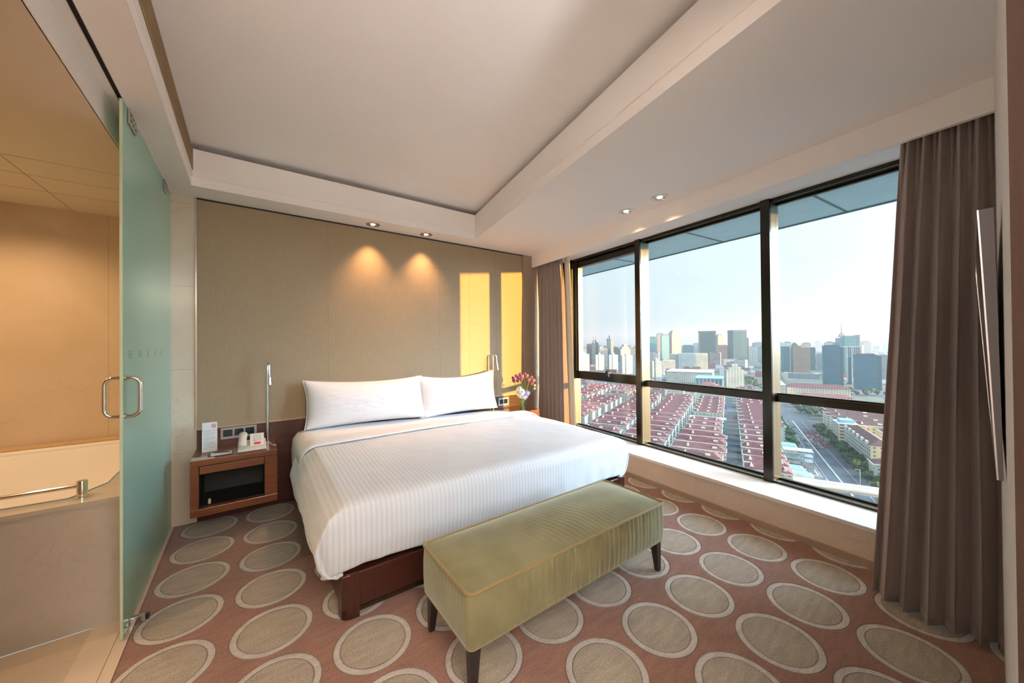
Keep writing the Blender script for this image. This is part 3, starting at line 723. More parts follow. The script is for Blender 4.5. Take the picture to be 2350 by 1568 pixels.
# ---- notice card, notepad, pen, telephone
cd = thing('notice_card', (-0.245, 3.66, NT), 'upright white no smoking card on the nightstand', 'card')
MB().hexa([(-0.290, 3.655, NT), (-0.199, 3.655, NT), (-0.199, 3.6565, NT), (-0.290, 3.6565, NT), (-0.290, 3.685, NT+0.222), (-0.199, 3.685, NT+0.222), (-0.199, 3.6865, NT+0.222), (-0.290, 3.6865, NT+0.222)]).build('card', MT['paper'], cd)
MB().hexa([(-0.290, 3.70, NT), (-0.199, 3.70, NT), (-0.199, 3.7015, NT), (-0.290, 3.7015, NT), (-0.290, 3.6866, NT+0.222), (-0.199, 3.6866, NT+0.222), (-0.199, 3.688, NT+0.222), (-0.290, 3.688, NT+0.222)]).build('card_back', MT['paper'], cd)
def on_card(u, v, d=0.0008): return (-0.290+0.091*u, 3.655+0.03*v-d, NT+0.222*v)
tx = MB()
for k, (v, a, b) in enumerate([(0.71, 0.05, 0.95), (0.66, 0.1, 0.6), (0.62, 0.1, 0.86), (0.575, 0.1, 0.8), (0.53, 0.1, 0.7), (0.47, 0.1, 0.88), (0.43, 0.1, 0.84), (0.39, 0.1, 0.5), (0.33, 0.1, 0.86), (0.29, 0.1, 0.8), (0.25, 0.1, 0.87), (0.21, 0.1, 0.6), (0.14, 0.1, 0.8), (0.10, 0.1, 0.4)]):
    x = a
    while x < b:
        w = min(0.04+0.05*random.random(), b-x)
        if k == 0: w = b-a
        tx.quad(on_card(x, v), on_card(x+w, v), on_card(x+w, v+0.012), on_card(x, v+0.012)); x += w+0.015
tx.build('printed_lines', MT['ink'], cd)
sg = MB(); cu, cv = 0.76, 0.87
ringp = lambda r, a: on_card(cu+r*math.cos(a), cv+r*0.45*math.sin(a), 0.0012)
for k in range(24):
    a, b = 2*math.pi*k/24, 2*math.pi*(k+1)/24; sg.quad(ringp(0.115, a), ringp(0.115, b), ringp(0.15, b), ringp(0.15, a))
sg.quad(ringp(0.12, R(128)), ringp(0.12, R(142)), ringp(0.12, R(308)), ringp(0.12, R(322)))
nsg = sg.build('no_smoking_sign', MT['red_ink'], cd)
MB().quad(on_card(0.68, 0.862), on_card(0.85, 0.862), on_card(0.85, 0.877), on_card(0.68, 0.877)).build('cigarette', MT['dark_ink'], nsg)

pad = thing('notepad', (-0.165, 3.50, NT), 'white notepad on a black leather tray beside the card', 'notepad')
def rbox(x, y, w, d, z0, z1, ang, name, m, parent, bev=0.001):
    b = MB().box(-w/2, w/2, -d/2, d/2, z0, z1, bev)
    bmesh.ops.transform(b.b, matrix=Matrix.Translation((x, y, 0)) @ Matrix.Rotation(ang, 4, 'Z'), verts=b.b.verts[:])
    return b.build(name, m, parent)
rbox(-0.170, 3.515, 0.150, 0.105, NT, NT+0.006, R(3), 'tray', MT['leather'], pad)
rbox(-0.166, 3.512, 0.125, 0.088, NT+0.006, NT+0.009, R(3), 'paper', MT['paper'], pad)
pen = thing('pen', (-0.170, 3.53, NT+0.009), 'black pen lying across the notepad', 'pen')
MB().tube([(-0.215, 3.545, NT+0.0125), (-0.205, 3.542, NT+0.0125), (-0.120, 3.508, NT+0.0125), (-0.112, 3.505, NT+0.0125)], [0.002, 0.0035, 0.0035, 0.0012], 10).build('barrel', MT['black_plastic'], pen, smooth=True)
MB().tube([(-0.213, 3.545, NT+0.0167), (-0.180, 3.532, NT+0.0167)], 0.0009, 6).build('clip', MT['chrome'], pen)
tag(rbox(-0.268, 3.47, 0.13, 0.09, NT, NT+0.0015, R(1), 'leaflet', plain('pale_leaflet', (0.55, 0.50, 0.46), 0.25), None, 0), 'pale leaflet lying flat under the notepad on the nightstand', 'leaflet')

ph = thing('telephone', (-0.01, 3.50, NT), 'ivory desk telephone with a red label on the nightstand', 'telephone')
body = MB(); px0, px1, py0, py1 = -0.070, 0.118, 3.455, 3.62
body.hexa([(px0, py0, NT+0.001), (px1, py0, NT+0.001), (px1, py1, NT+0.001), (px0, py1, NT+0.001), (px0+0.004, py0+0.004, NT+0.022), (px1-0.004, py0+0.004, NT+0.022), (px1-0.004, py1, NT+0.060), (px0+0.004, py1, NT+0.060)])
bmesh.ops.bevel(body.b, geom=body.b.edges[:], offset=0.006, segments=3, profile=0.5, affect='EDGES')
bd = body.build('body', MT['white_plastic'], ph, smooth=True)
def on_ph(u, v, d=0.0): return (0.010+0.092*u, 3.500+0.095*v, NT+0.034+0.075*v+d)
fp = MB(); P = [on_ph(0, 0), on_ph(1, 0), on_ph(1, 1), on_ph(0, 1)]
fp.hexa([(p[0], p[1]+0.004, p[2]-0.012) for p in P] + P)
fp.build('dial_plate', plain('phone_face', (0.66, 0.64, 0.58), 0.35, var=0.01), ph)
kb = MB()
for r_ in range(4):
    for c_ in range(3):
        u, v = 0.24+0.20*c_, 0.38+0.14*r_
        kb.hexa([on_ph(u, v, 0), on_ph(u+0.12, v, 0), on_ph(u+0.12, v+0.08, 0), on_ph(u, v+0.08, 0), on_ph(u, v, 0.003), on_ph(u+0.12, v, 0.003), on_ph(u+0.12, v+0.08, 0.003), on_ph(u, v+0.08, 0.003)])
kb.build('keypad', plain('phone_keys', (0.50, 0.46, 0.42), 0.4), ph)
rd = MB().hexa([on_ph(0.28, 0.08, 0.0), on_ph(0.74, 0.08, 0), on_ph(0.74, 0.24, 0), on_ph(0.28, 0.24, 0), on_ph(0.28, 0.08, 0.0015), on_ph(0.74, 0.08, 0.0015), on_ph(0.74, 0.24, 0.0015), on_ph(0.28, 0.24, 0.0015)])
tag(rd.build('label', MT['red_ink'], ph), 'red label')
hs = MB(); 
for k in range(1):
    hs.tube([(-0.038, 3.470, NT+0.040), (-0.038, 3.485, NT+0.052), (-0.036, 3.53, NT+0.088), (-0.034, 3.585, NT+0.112), (-0.033, 3.605, NT+0.110)], [0.020, 0.026, 0.0225, 0.026, 0.018], 16)
bmesh.ops.transform(hs.b, matrix=Matrix.Translation((-0.036, 0, 0)) @ Matrix.Diagonal((1.12, 1, 1, 1)) @ Matrix.Translation((0.036, 0, 0)), verts=hs.b.verts[:])
hs.build('handset', MT['white_plastic'], ph, smooth=True, angle=60)
cr = MB()
coil = [(-0.070+0.16*t/160, 3.448+0.004*math.cos(t*0.75), NT+0.009+0.004*math.sin(t*0.75)) for t in range(161)]
cr.tube(coil, 0.0016, 5)
cr.build('coiled_cord', MT['white_plastic'], ph, smooth=True)
wire = MB(); wire.tube([(0.108, 3.60, NT+0.015), (0.135, 3.66, NT+0.018), (0.150, 3.60, NT+0.006), (0.166, 3.55, NT+0.003), (0.180, 3.56, NT+0.003), (0.189, 3.60, NT-0.02), (0.190, 3.66, NT-0.10)], 0.0025, 8)
wire.build('phone_wire', MT['white_plastic'], ph, smooth=True)

# ---- vase of flowers
VX, VY = 2.690, 3.455
vs = thing('vase', (VX, VY, NT), 'clear glass vase of flowers on the nightstand by the curtain', 'vase')
vb = MB().lathe([(0.0, 0.0), (0.040, 0.0), (0.042, 0.006), (0.030, 0.07), (0.032, 0.12), (0.045, 0.165), (0.043, 0.165), (0.030, 0.12), (0.028, 0.07), (0.038, 0.010), (0, 0.009)], VX, VY, 24, NT)
vb.build('glass', MT['vaseglass'], vs, smooth=True, angle=180)
MB().lathe([(0.0, 0.010), (0.036, 0.010), (0.028, 0.06), (0, 0.06)], VX, VY, 20, NT).build('water', glass_mat('water', (0.85, 0.92, 0.86)), vs, smooth=True)
fl = {}
def flower_mat(name, c): return plain(name, c, 0.55, var=0.2, scale=40, sheen=0.2)
FM = dict(green=flower_mat('stem_green', (0.32, 0.42, 0.05)), leaf=flower_mat('leaf_green', (0.10, 0.22, 0.03)), pink=flower_mat('pink_petal', (0.60, 0.16, 0.18)), mauve=flower_mat('mauve_petal', (0.34, 0.10, 0.32)),
          peach=flower_mat('peach_petal', (0.75, 0.36, 0.20)), white=flower_mat('white_petal', (0.85, 0.84, 0.80)), lilac=flower_mat('lilac_petal', (0.62, 0.45, 0.70)), ivory=flower_mat('ivory_bud', (0.80, 0.75, 0.50)))
bq = thing('bouquet', (VX, VY, NT+0.012), 'mixed bouquet of tulips and white blooms standing in the vase', 'bouquet')
random.seed(12)
def bloom(c, r, kind, d):
    m = MB(); d = Vector(d).normalized(); a = d.orthogonal().normalized(); b = d.cross(a)
    if kind == 'tulip':
        for k in range(6):
            an = k*math.pi/3; u = a*math.cos(an)+b*math.sin(an); w = d.cross(u)
            g = m.grid(lambda s, t: Vector(c)+d*(r*2.3*t)+u*(r*(0.25+0.75*math.sin(min(1, t*1.25)*math.pi*0.62))*(1-0.35*t))*0.95+w*((s-0.5)*1.5*r*math.sin(math.pi*min(0.96, 0.12+t*0.84))), 5, 6)
    else:
        for k in range(26):
            ph_, th_ = random.random()*2*math.pi, math.acos(1-1.5*random.random())
            u = (a*math.cos(ph_)+b*math.sin(ph_))*math.sin(th_)+d*math.cos(th_); w = u.orthogonal().normalized()
            p = Vector(c)+u*r*0.8; q = u.cross(w)
            m.b.faces.new([m.b.verts.new(p+w*r*0.42+u*r*0.25), m.b.verts.new(p+q*r*0.42+u*r*0.15), m.b.verts.new(p-w*r*0.42+u*r*0.25), m.b.verts.new(p-q*r*0.42+u*r*0.15)])
        m.ball(c, r*0.8, 2)
    return m
side = Vector((0.806, -0.59, 0))          # across the bouquet as seen from the bed
flowers = []
for (sx_, h, dy, r, kind, col) in [(-0.085, 0.335, 0.0, 0.017, 'tulip', 'mauve'), (-0.062, 0.385, 0.02, 0.016, 'tulip', 'pink'), (-0.040, 0.365, -0.02, 0.017, 'tulip', 'mauve'), (-0.022, 0.400, 0.02, 0.017, 'tulip', 'pink'),
        (0.0, 0.375, -0.01, 0.018, 'tulip', 'peach'), (0.022, 0.398, 0.03, 0.018, 'tulip', 'pink'), (0.045, 0.385, 0.0, 0.017, 'tulip', 'peach'), (-0.095, 0.365, 0.03, 0.014, 'tulip', 'mauve'), (0.085, 0.360, 0.01, 0.018, 'tulip', 'pink'),
        (0.105, 0.330, 0.0, 0.018, 'tulip', 'peach'), (0.092, 0.300, -0.01, 0.017, 'tulip', 'pink'), (-0.012, 0.345, -0.04, 0.016, 'tulip', 'pink'), (0.122, 0.285, 0.02, 0.010, 'tulip', 'ivory'), (0.118, 0.250, 0.0, 0.010, 'tulip', 'ivory'),
        (0.065, 0.345, -0.03, 0.015, 'tulip', 'peach'), (-0.05, 0.33, 0.03, 0.014, 'tulip', 'mauve'),
        (-0.030, 0.255, -0.045, 0.030, 'puff', 'white'), (-0.012, 0.225, -0.05, 0.032, 'puff', 'white'), (-0.028, 0.190, -0.045, 0.026, 'puff', 'white'), (0.012, 0.175, -0.04, 0.030, 'puff', 'white'), (0.048, 0.215, -0.035, 0.026, 'puff', 'lilac'), (0.030, 0.185, -0.045, 0.024, 'puff', 'lilac')]:
    c = Vector((VX, VY, NT))+side*sx_*1.15+Vector((dy*0.6, dy*0.8, h*1.04)); r *= 1.3; base = Vector((VX, VY, NT+0.014))+side*(-sx_*0.18)+Vector((random.uniform(-0.008, 0.008), random.uniform(-0.008, 0.008), 0))
    neck = Vector((VX, VY, NT+0.13))+side*sx_*0.16
    d = (c-neck).normalized()
    st = MB(); mid = neck.lerp(c, 0.5)+Vector((0, 0, 0.01)); st.tube([base, neck, mid, c+d*0.004], 0.0024, 6)
    so = st.build('flower_stem', FM['green'], bq, smooth=True)
    bloom(c, r, kind, d).build('flower_head', FM[col], so, smooth=True)
for k in range(26):
    t = random.uniform(-1, 1); h = random.uniform(0.20, 0.34); L0 = Vector((VX, VY, NT+0.12))+side*t*0.018
    tip = Vector((VX, VY, NT))+side*(t*0.085)+Vector((random.uniform(-0.03, 0.03), random.uniform(-0.03, 0.03), h)); d = (tip-L0); w = d.cross(Vector((0.59, 0.806, 0))).normalized()*random.uniform(0.005, 0.009)
    lf = MB(); lf.grid(lambda s, q: L0+d*q+w*(s-0.5)*2*math.sin(math.pi*(0.08+0.9*q))+Vector((0.59, 0.806, 0))*0.006*(s-0.5)**2, 3, 8)
    lf.build('leaf', FM['green'] if k % 3 else FM['leaf'], bq, smooth=True)

# ---- bench
bn = thing('bench', (1.37, 1.45, 0), 'olive velvet bench with black tapered legs at the foot of the bed', 'bench')
bx0, bx1, by0, by1, bz0, bz1 = 0.690, 2.058, 1.238, 1.700, 0.192, 0.417
def bench_body():
    mb = MB()
    out = roundrect(bx0, bx1, by0, by1, 0.028, 6, 170)
    rings = []
    zs = [0, 0.03, 0.10, 0.25, 0.4, 0.55, 0.7, 0.82, 0.92, 0.97, 1.0]
    cx, cy = (bx0+bx1)/2, (by0+by1)/2
    for t in zs:
        rr = []
        for (x, y) in out:
            nx = ny = 0
            if abs(y-by0) < 0.01: ny = -1
            elif abs(y-by1) < 0.01: ny = 1
            elif abs(x-bx0) < 0.01: nx = -1
            elif abs(x-bx1) < 0.01: nx = 1
            s = x if ny else y
            # gathered pleats, strongest in the middle of the long sides, fading at the ends
            am = 0.0
            if ny:
                mid = math.exp(-((x-1.42)/0.42)**2)
                ph_ = 2*math.pi*(s/0.036+0.35*ns((s*3, 0, 1), 2.0))
                am = 0.0095*mid*(0.15+0.85*t**0.9)*(1-0.4*t**6)
                fine = 0.0028*(0.2+0.8*t**3)*math.sin(2*math.pi*s/0.016+3*ns((s*4, t, 3), 2))
                dsp = am*(math.sin(ph_)+0.6*math.sin(ph_*0.53+2*ns((s*2, t*0.8, 8), 2)))+fine
            else:
                dsp = 0.0004*t**2*math.sin(2*math.pi*s/0.03)
            bul = 0.006*math.sin(math.pi*t)-0.004*(1 if t in (0,) else 0)
            k = bul+dsp
            rr.append(mb.b.verts.new((x+nx*k, y+ny*k, bz0+(bz1-bz0)*t)))
        rings.append(rr)
    for a, c in zip(rings, rings[1:]):
        n = len(a)
        for k in range(n): mb.b.faces.new((a[k], a[(k+1) % n], c[(k+1) % n], c[k]))
    mb.b.faces.new(rings[0][::-1])
    return mb.build('side_cover', MT['velvet'], bn, smooth=True, angle=70)
bench_body()
def bench_top():
    mb = MB(); nx, ny = 160, 60
    def P(u, v):
        x = bx0+0.003+(bx1-bx0-0.006)*u; y = by0+0.003+(by1-by0-0.006)*v
        a, b = 2*u-1, 2*v-1
        dome = 0.030*(1-abs(a)**7)**0.8*(1-abs(b)**2.6)**0.8
        q = math.exp(-((u-0.52)/0.20)**2)*math.exp(-((v-0.25)/0.45)**2)
        wr = 0.0016*q*math.sin(2*math.pi*(x*0.78+y*0.22)/0.026+3*ns((x*3, y*3, 5), 2))
        # rounded plan corners
        r = 0.028; ex = min(u*(bx1-bx0), (1-u)*(bx1-bx0)); ey = min(v*(by1-by0), (1-v)*(by1-by0))
        if ex < r and ey < r:
            dd = math.hypot(r-ex, r-ey)
            if dd > r:
                f = r/dd; ex2, ey2 = r-(r-ex)*f, r-(r-ey)*f
                x += (ex2-ex)*(1 if u < 0.5 else -1); y += (ey2-ey)*(1 if v < 0.5 else -1)
        return Vector((x, y, bz1-0.002+dome+wr+0.003*ns((x*3, y*4, 0), 1.5)*(1-a*a)*(1-b*b)))
    mb.grid(P, nx, ny)
    return mb.build('seat_top', MT['velvet'], bn, smooth=True, angle=180)
bench_top()
pm = MB(); o_ = roundrect(bx0-0.001, bx1+0.001, by0-0.001, by1+0.001, 0.028, 8, 60); P = [Vector((x, y, bz1+0.001+0.001*ns((x*8, y*8, 0), 1))) for x, y in o_]; pm.tube(P+[P[0]], 0.0062, 8, cap=False)
pm.build('piping', MT['piping'], bn, smooth=True)
pm = MB(); P = [Vector((x, y, bz0+0.003)) for x, y in roundrect(bx0+0.003, bx1-0.003, by0+0.003, by1-0.003, 0.026, 8, 60)]; pm.tube(P+[P[0]], 0.004, 8, cap=False)
pm.build('bottom_piping', MT['piping'], bn, smooth=True)
for (x, y) in ((bx0+0.040, by0+0.040), (bx1-0.040, by0+0.040), (bx0+0.040, by1-0.040), (bx1-0.040, by1-0.040)):
    sx_, sy_ = (1 if x > 1.3 else -1), (1 if y > 1.45 else -1)
    a, b = 0.0245, 0.0135; dx, dy = sx_*0.010, sy_*0.010
    lg = MB().hexa([(x+dx-b, y+dy-b, 0.0005), (x+dx+b, y+dy-b, 0.0005), (x+dx+b, y+dy+b, 0.0005), (x+dx-b, y+dy+b, 0.0005), (x-a, y-a, bz0+0.002), (x+a, y-a, bz0+0.002), (x+a, y+a, bz0+0.002), (x-a, y+a, bz0+0.002)])
    bmesh.ops.bevel(lg.b, geom=lg.b.edges[:], offset=0.0015, segments=2, profile=0.5, affect='EDGES')
    lg.build('leg', MT['black_leg'], bn)

# ---- curtains
def curtain_sheet(mb, path, ztop, zbot, folds, amp0, amp1, seed, nz=46, per=22, flare=None, n_=None):
    n = folds*per
    L_ = [0]
    for a, b in zip(path, path[1:]): L_.append(L_[-1]+math.hypot(b[0]-a[0], b[1]-a[1]))
    def at(s):
        s *= L_[-1]
        for k in range(len(path)-1):
            if s <= L_[k+1] or k == len(path)-2:
                q = (s-L_[k])/(L_[k+1]-L_[k]); a, b = path[k], path[k+1]; t = Vector((b[0]-a[0], b[1]-a[1], 0)).normalized()
                return Vector((a[0]+(b[0]-a[0])*q, a[1]+(b[1]-a[1])*q, 0)), t
    g = []
    for i in range(n+1):
        u = i/n; p, t = at(u); nn = Vector((-t.y, t.x, 0)); row = []
        for j in range(nz+1):
            w = j/nz                                  # 0 top .. 1 bottom
            uw = u+0.014*ns((u*7+seed, w*1.2, 0), 1.5)*min(1, w*3)
            ph_ = 2*math.pi*folds*uw+0.6*ns((u*5, w*1.3, seed), 1.4)
            k = min(1, w*6)
            am = (amp0+(amp1-amp0)*min(1, w*1.4)**0.8)*(0.72+0.5*ns((math.floor(folds*u+0.25)*1.7, 0, seed), 1.0)+0.15*ns((u*9, w*2, seed+3), 1.3))
            wave = math.sin(ph_); wave = math.copysign(abs(wave)**0.75, wave)
            pinch = (1-k)*0.9*amp0*math.sin(2*math.pi*folds*2*u+seed)
            q = p+nn*(am*wave+pinch)+t*(0.22*am*math.sin(2*ph_)*k)
            if flare: q += flare(u, w)
            row.append(mb.b.verts.new((q.x, q.y, ztop+(zbot-ztop)*w+(0.004*ns((u*14, 0, seed), 1) if j == nz else 0))))
        g.append(row)
    for i in range(n):
        for j in range(nz): mb.b.faces.new((g[i][j], g[i+1][j], g[i+1][j+1], g[i][j+1]))
    return g
cR = thing('curtain', (2.80, 0.2, 0), 'mauve taupe curtain gathered beside the television wall', 'curtain')
m1 = MB(); curtain_sheet(m1, [(2.845, 0.315), (2.805, -0.02)], 2.50, 0.012, 6, 0.022, 0.056, 2.0, per=36,
    flare=lambda u, w: Vector((-0.085*w**1.1*(0.6+0.8*(1-abs(2*u-1))), 0.115*w*(1-u)+0.020*w*(0.5-u), 0)))
o = m1.build('drape', MT['curtain'], cR, smooth=True, angle=180); q = o.modifiers.new('t', 'SOLIDIFY'); q.thickness = 0.003
m1 = MB(); curtain_sheet(m1, [(2.905, 0.31), (2.865, -0.02)], 2.50, 0.27, 7, 0.012, 0.022, 9.0, per=20, flare=lambda u, w: Vector((0.0, 0.06*w*(1-u), 0)))
m1.build('lining', MT['curtain'], cR, smooth=True, angle=180)
cL = thing('curtain', (3.2, 3.5, 0), 'mauve taupe curtain gathered in the corner behind the flowers', 'curtain')
m1 = MB(); curtain_sheet(m1, [(3.225, 3.77), (3.205, 3.27)], 2.52, 0.256, 7, 0.026, 0.046, 4.0, per=22, flare=lambda u, w: Vector((-0.01*w, -0.075*w*u, 0)))
o = m1.build('drape', MT['curtain'], cL, smooth=True, angle=180); q = o.modifiers.new('t', 'SOLIDIFY'); q.thickness = 0.003
m1 = MB(); curtain_sheet(m1, [(3.265, 3.30), (3.255, 3.20)], 2.52, 0.254, 2, 0.010, 0.018, 6.0, per=18, flare=lambda u, w: Vector((0.0, -0.09*w*(0.35+u*0.65), 0)))
tag(m1.build('lining', MT['lining'], cL, smooth=True, angle=180), 'cream lining')

# ---- television
tv = thing('television', (2.1, 0.03, 1.4), 'grey flat television tilted down from the pale wall', 'television')
def P4(x, y, z): return (x, y, z)
nA, nB = 1.55, 2.70       # near and far edge
F = [(nA, 0.0085, 1.040), (nB, 0.034, 1.075), (nB, 0.066, 1.720), (nA, 0.0325, 1.742)]   # front face corners: near low, far low, far high, near high
Bk = [(nA, 0.0005, 1.040), (nB, 0.018, 1.075), (nB, 0.046, 1.720), (nA, 0.0085, 1.742)]
tvb = MB(); v = [tvb.b.verts.new(p) for p in F+Bk]
for f in ((0, 1, 2, 3), (7, 6, 5, 4), (0, 4, 5, 1), (1, 5, 6, 2), (2, 6, 7, 3), (3, 7, 4, 0)): tvb.b.faces.new([v[i] for i in f])
tvb.build('housing', MT['tv_grey'], tv)
fv = [Vector(p) for p in F]; nn = (fv[1]-fv[0]).cross(fv[3]-fv[0]).normalized()
if nn.y < 0: nn = -nn
def fp_(u, v, d): a = fv[0].lerp(fv[1], u); b = fv[3].lerp(fv[2], u); return a.lerp(b, v)+nn*d
sc_ = MB(); sc_.hexa([fp_(0.02, 0.05, 0), fp_(0.98, 0.05, 0), fp_(0.98, 0.97, 0), fp_(0.02, 0.97, 0), fp_(0.02, 0.05, 0.0015), fp_(0.98, 0.05, 0.0015), fp_(0.98, 0.97, 0.0015), fp_(0.02, 0.97, 0.0015)])
sc_.build('screen', MT['tv_screen'], tv)
bz = MB()
for (a, b, c, d) in ((0, 1, 0, 0.04), (0, 1, 0.975, 1), (0, 0.015, 0.04, 0.975), (0.985, 1, 0.04, 0.975)):
    bz.hexa([fp_(a, c, 0), fp_(b, c, 0), fp_(b, d, 0), fp_(a, d, 0), fp_(a, c, 0.003), fp_(b, c, 0.003), fp_(b, d, 0.003), fp_(a, d, 0.003)])
bz.build('bezel', MT['chrome'], tv)
MB().box(1.95, 2.3, 0.0085, 0.028, 1.25, 1.55).build('wall_bracket', MT['black_plastic'], tv)

# ================================================================== glass door and bathroom
GY0, GY1, GX0, GX1 = 2.487, 3.822, -0.4945, -0.4835
dr = bpy.data.objects.new('door_1', None); C.objects.link(dr); dr.location = (GX0, GY0, 0.01); struct(dr, 'frosted green sliding glass door of the bathroom')
MB().box(GX0, GX1, GY0+0.004, GY1, 0.012, ZC-0.004).build('glass_panel', MT['frosted'], dr)
MB().box(GX0, GX1, GY0, GY0+0.004, 0.012, ZC-0.004, 0.001).build('glass_edge', MT['glass_edge'], dr)
# handles on both faces
def D2(side):
    x = GX1 if side > 0 else GX0; st = 0.055; y = 2.512; z0, z1 = 1.067, 1.252; rr = 0.034
    pts = [(x, y, z0)]
    for k in range(9): a = math.pi/2*k/8; pts.append((x+side*(st-rr+rr*math.sin(a)), y, z0+rr*(1-math.cos(a))))
    for k in range(9): a = math.pi/2*k/8; pts.append((x+side*(st-rr+rr*math.cos(a)), y, z1-rr+rr*math.sin(a)))
    pts.append((x, y, z1)); h = MB().tube(pts, 0.0088, 14).build('door_handle', MT['chrome'], dr, smooth=True)
    c = MB()
    for z in (z0, z1): c.tube([(x, y, z), (x+side*0.006, y, z)], 0.0125, 18)
    c.build('handle_collar', MT['chrome'], h, smooth=True)
D2(1); D2(-1)
for (y, z, s) in ((2.640, 2.555, 1.0), (3.570, 2.555, 0.8)):
    cl = MB().box(GX1, GX1+0.010, y-0.072*s, y+0.072*s, z-0.034, z+0.041, 0.004).build('hanger_plate', MT['steel'], dr)
    d = MB()
    for (a, b) in ((-0.045, 0.018), (-0.045, -0.012), (0, 0.018), (0, -0.012), (0.045, 0.018), (0.045, -0.012)): d.box(GX1+0.0095, GX1+0.0110, y+a*s-0.006, y+a*s+0.006, z+b-0.004, z+b+0.004)
    d.build('screws', MT['black_gap'], cl)
mk = MB()
for k in range(5):
    y = 2.625+0.204*k; z = 1.365
    mk.box(GX1, GX1+0.0006, y-0.030, y-0.020, z-0.020, z+0.020)
    for q in (-0.020, -0.002, 0.016): mk.box(GX1, GX1+0.0006, y-0.020, y+0.022, z+q-0.001, z+q+0.004)
    if k < 2: mk.box(GX1, GX1+0.0006, y+0.018, y+0.028, z-0.016, z+0.016)
mk.build('etched_marks', MT['glass_mark'], dr)
ds = thing('door_stop', (-0.455, 2.62, 0), 'small chrome door stop on the threshold at the foot of the glass', 'door stop')
MB().box(-0.483, -0.425, 2.598, 2.622, 0.005, 0.040, 0.003).build('block', MT['chrome'], ds)
MB().box(-0.425, -0.413, 2.600, 2.620, 0.010, 0.036, 0.002).build('rubber_pad', MT['black_plastic'], ds)

# bathtub set in marble
bt = thing('bathtub', (-1.3, 3.4, 0), 'white bathtub sunk in a beige marble surround', 'bathtub')
ty0, ty1, tz = 2.700, BY1, 0.635
MB().box(BX0+0.002, -0.504, ty0, ty0+0.02, 0.001, tz-0.022).build('front_panel', MT['marble_tub'], bt)
dk = MB()
hole = [(-2.15, 2.835), (-0.708, 2.805), (-0.640, 2.860), (-0.640, 4.13), (-2.15, 4.13)]
outer = [(BX0+0.002, ty0-0.006), (-0.503, ty0-0.006), (-0.503, 3.0), (-0.503, ty1-0.002), (BX0+0.002, ty1-0.002)]
hole = [(-2.15, 2.830), (-0.735, 2.805), (-0.640, 3.00), (-0.640, 4.14), (-2.15, 4.14)]
for i in range(5):
    j = (i+1) % 5
    for z, rev in ((tz, 0), (tz-0.022, 1)):
        dk.quad((*outer[i], z), (*outer[j], z), (*hole[j], z), (*hole[i], z))
    dk.quad((*outer[i], tz-0.022), (*outer[j], tz-0.022), (*outer[j], tz), (*outer[i], tz))
    dk.quad((*hole[i], tz-0.022), (*hole[j], tz-0.022), (*hole[j], tz), (*hole[i], tz))
dk.build('marble_deck', MT['marble_tub'], bt, fix=False)
bs = MB(); cx_, cy_ = -1.4, 3.45
def rimpt(p, ins, z): v = Vector((cx_-p[0], cy_-p[1], 0)); return (p[0]+v.x*ins, p[1]+v.y*ins, z)
lv = [(0.0, tz+0.004), (0.01, tz+0.006), (0.02, tz-0.01), (0.06, tz-0.20), (0.12, tz-0.38), (0.25, tz-0.43), (1.0, tz-0.44)]
hh = []
for i in range(5):
    a, b = hole[i], hole[(i+1) % 5]
    for k in range(8): hh.append((a[0]+(b[0]-a[0])*k/8, a[1]+(b[1]-a[1])*k/8))
prev = None
for ins, z in lv:
    cur = [bs.b.verts.new(rimpt(p, ins, z)) for p in hh]
    if prev:
        for k in range(len(cur)): bs.b.faces.new((prev[k], prev[(k+1) % len(cur)], cur[(k+1) % len(cur)], cur[k]))
    prev = cur
bs.build('basin', MT['tub'], bt, smooth=True, angle=60, fix=False)
MB().box(BX0+0.002, -0.64, 4.135, 4.19, tz, 0.668, 0.01).build('basin_rim', MT['tub'], bt)
MB().box(BX0+0.002, -0.62, 4.15, BY1-0.002, 0.668, 0.690, 0.004).build('wall_trim', plain('warm_stone_trim', (0.50, 0.34, 0.17), 0.3), bt)
gb = thing('grab_bar', (-0.69, 2.79, tz), 'chrome grab bar on the marble edge of the bathtub', 'grab bar')
MB().lathe([(0, 0), (0.027, 0), (0.027, 0.006), (0.020, 0.008), (0.020, 0.082), (0.0185, 0.085), (0, 0.085)], -0.688, 2.795, 28, tz).build('post', MT['chrome'], gb, smooth=True)
MB().lathe([(0, 0), (0.027, 0), (0.027, 0.006), (0.020, 0.008), (0.020, 0.082), (0.0185, 0.085), (0, 0.085)], -1.50, 2.795, 28, tz).build('post', MT['chrome'], gb, smooth=True)
MB().tube([(-1.50, 2.795, tz+0.060), (-0.688, 2.795, tz+0.060)], 0.0105, 14).build('rail', MT['chrome'], gb, smooth=True)

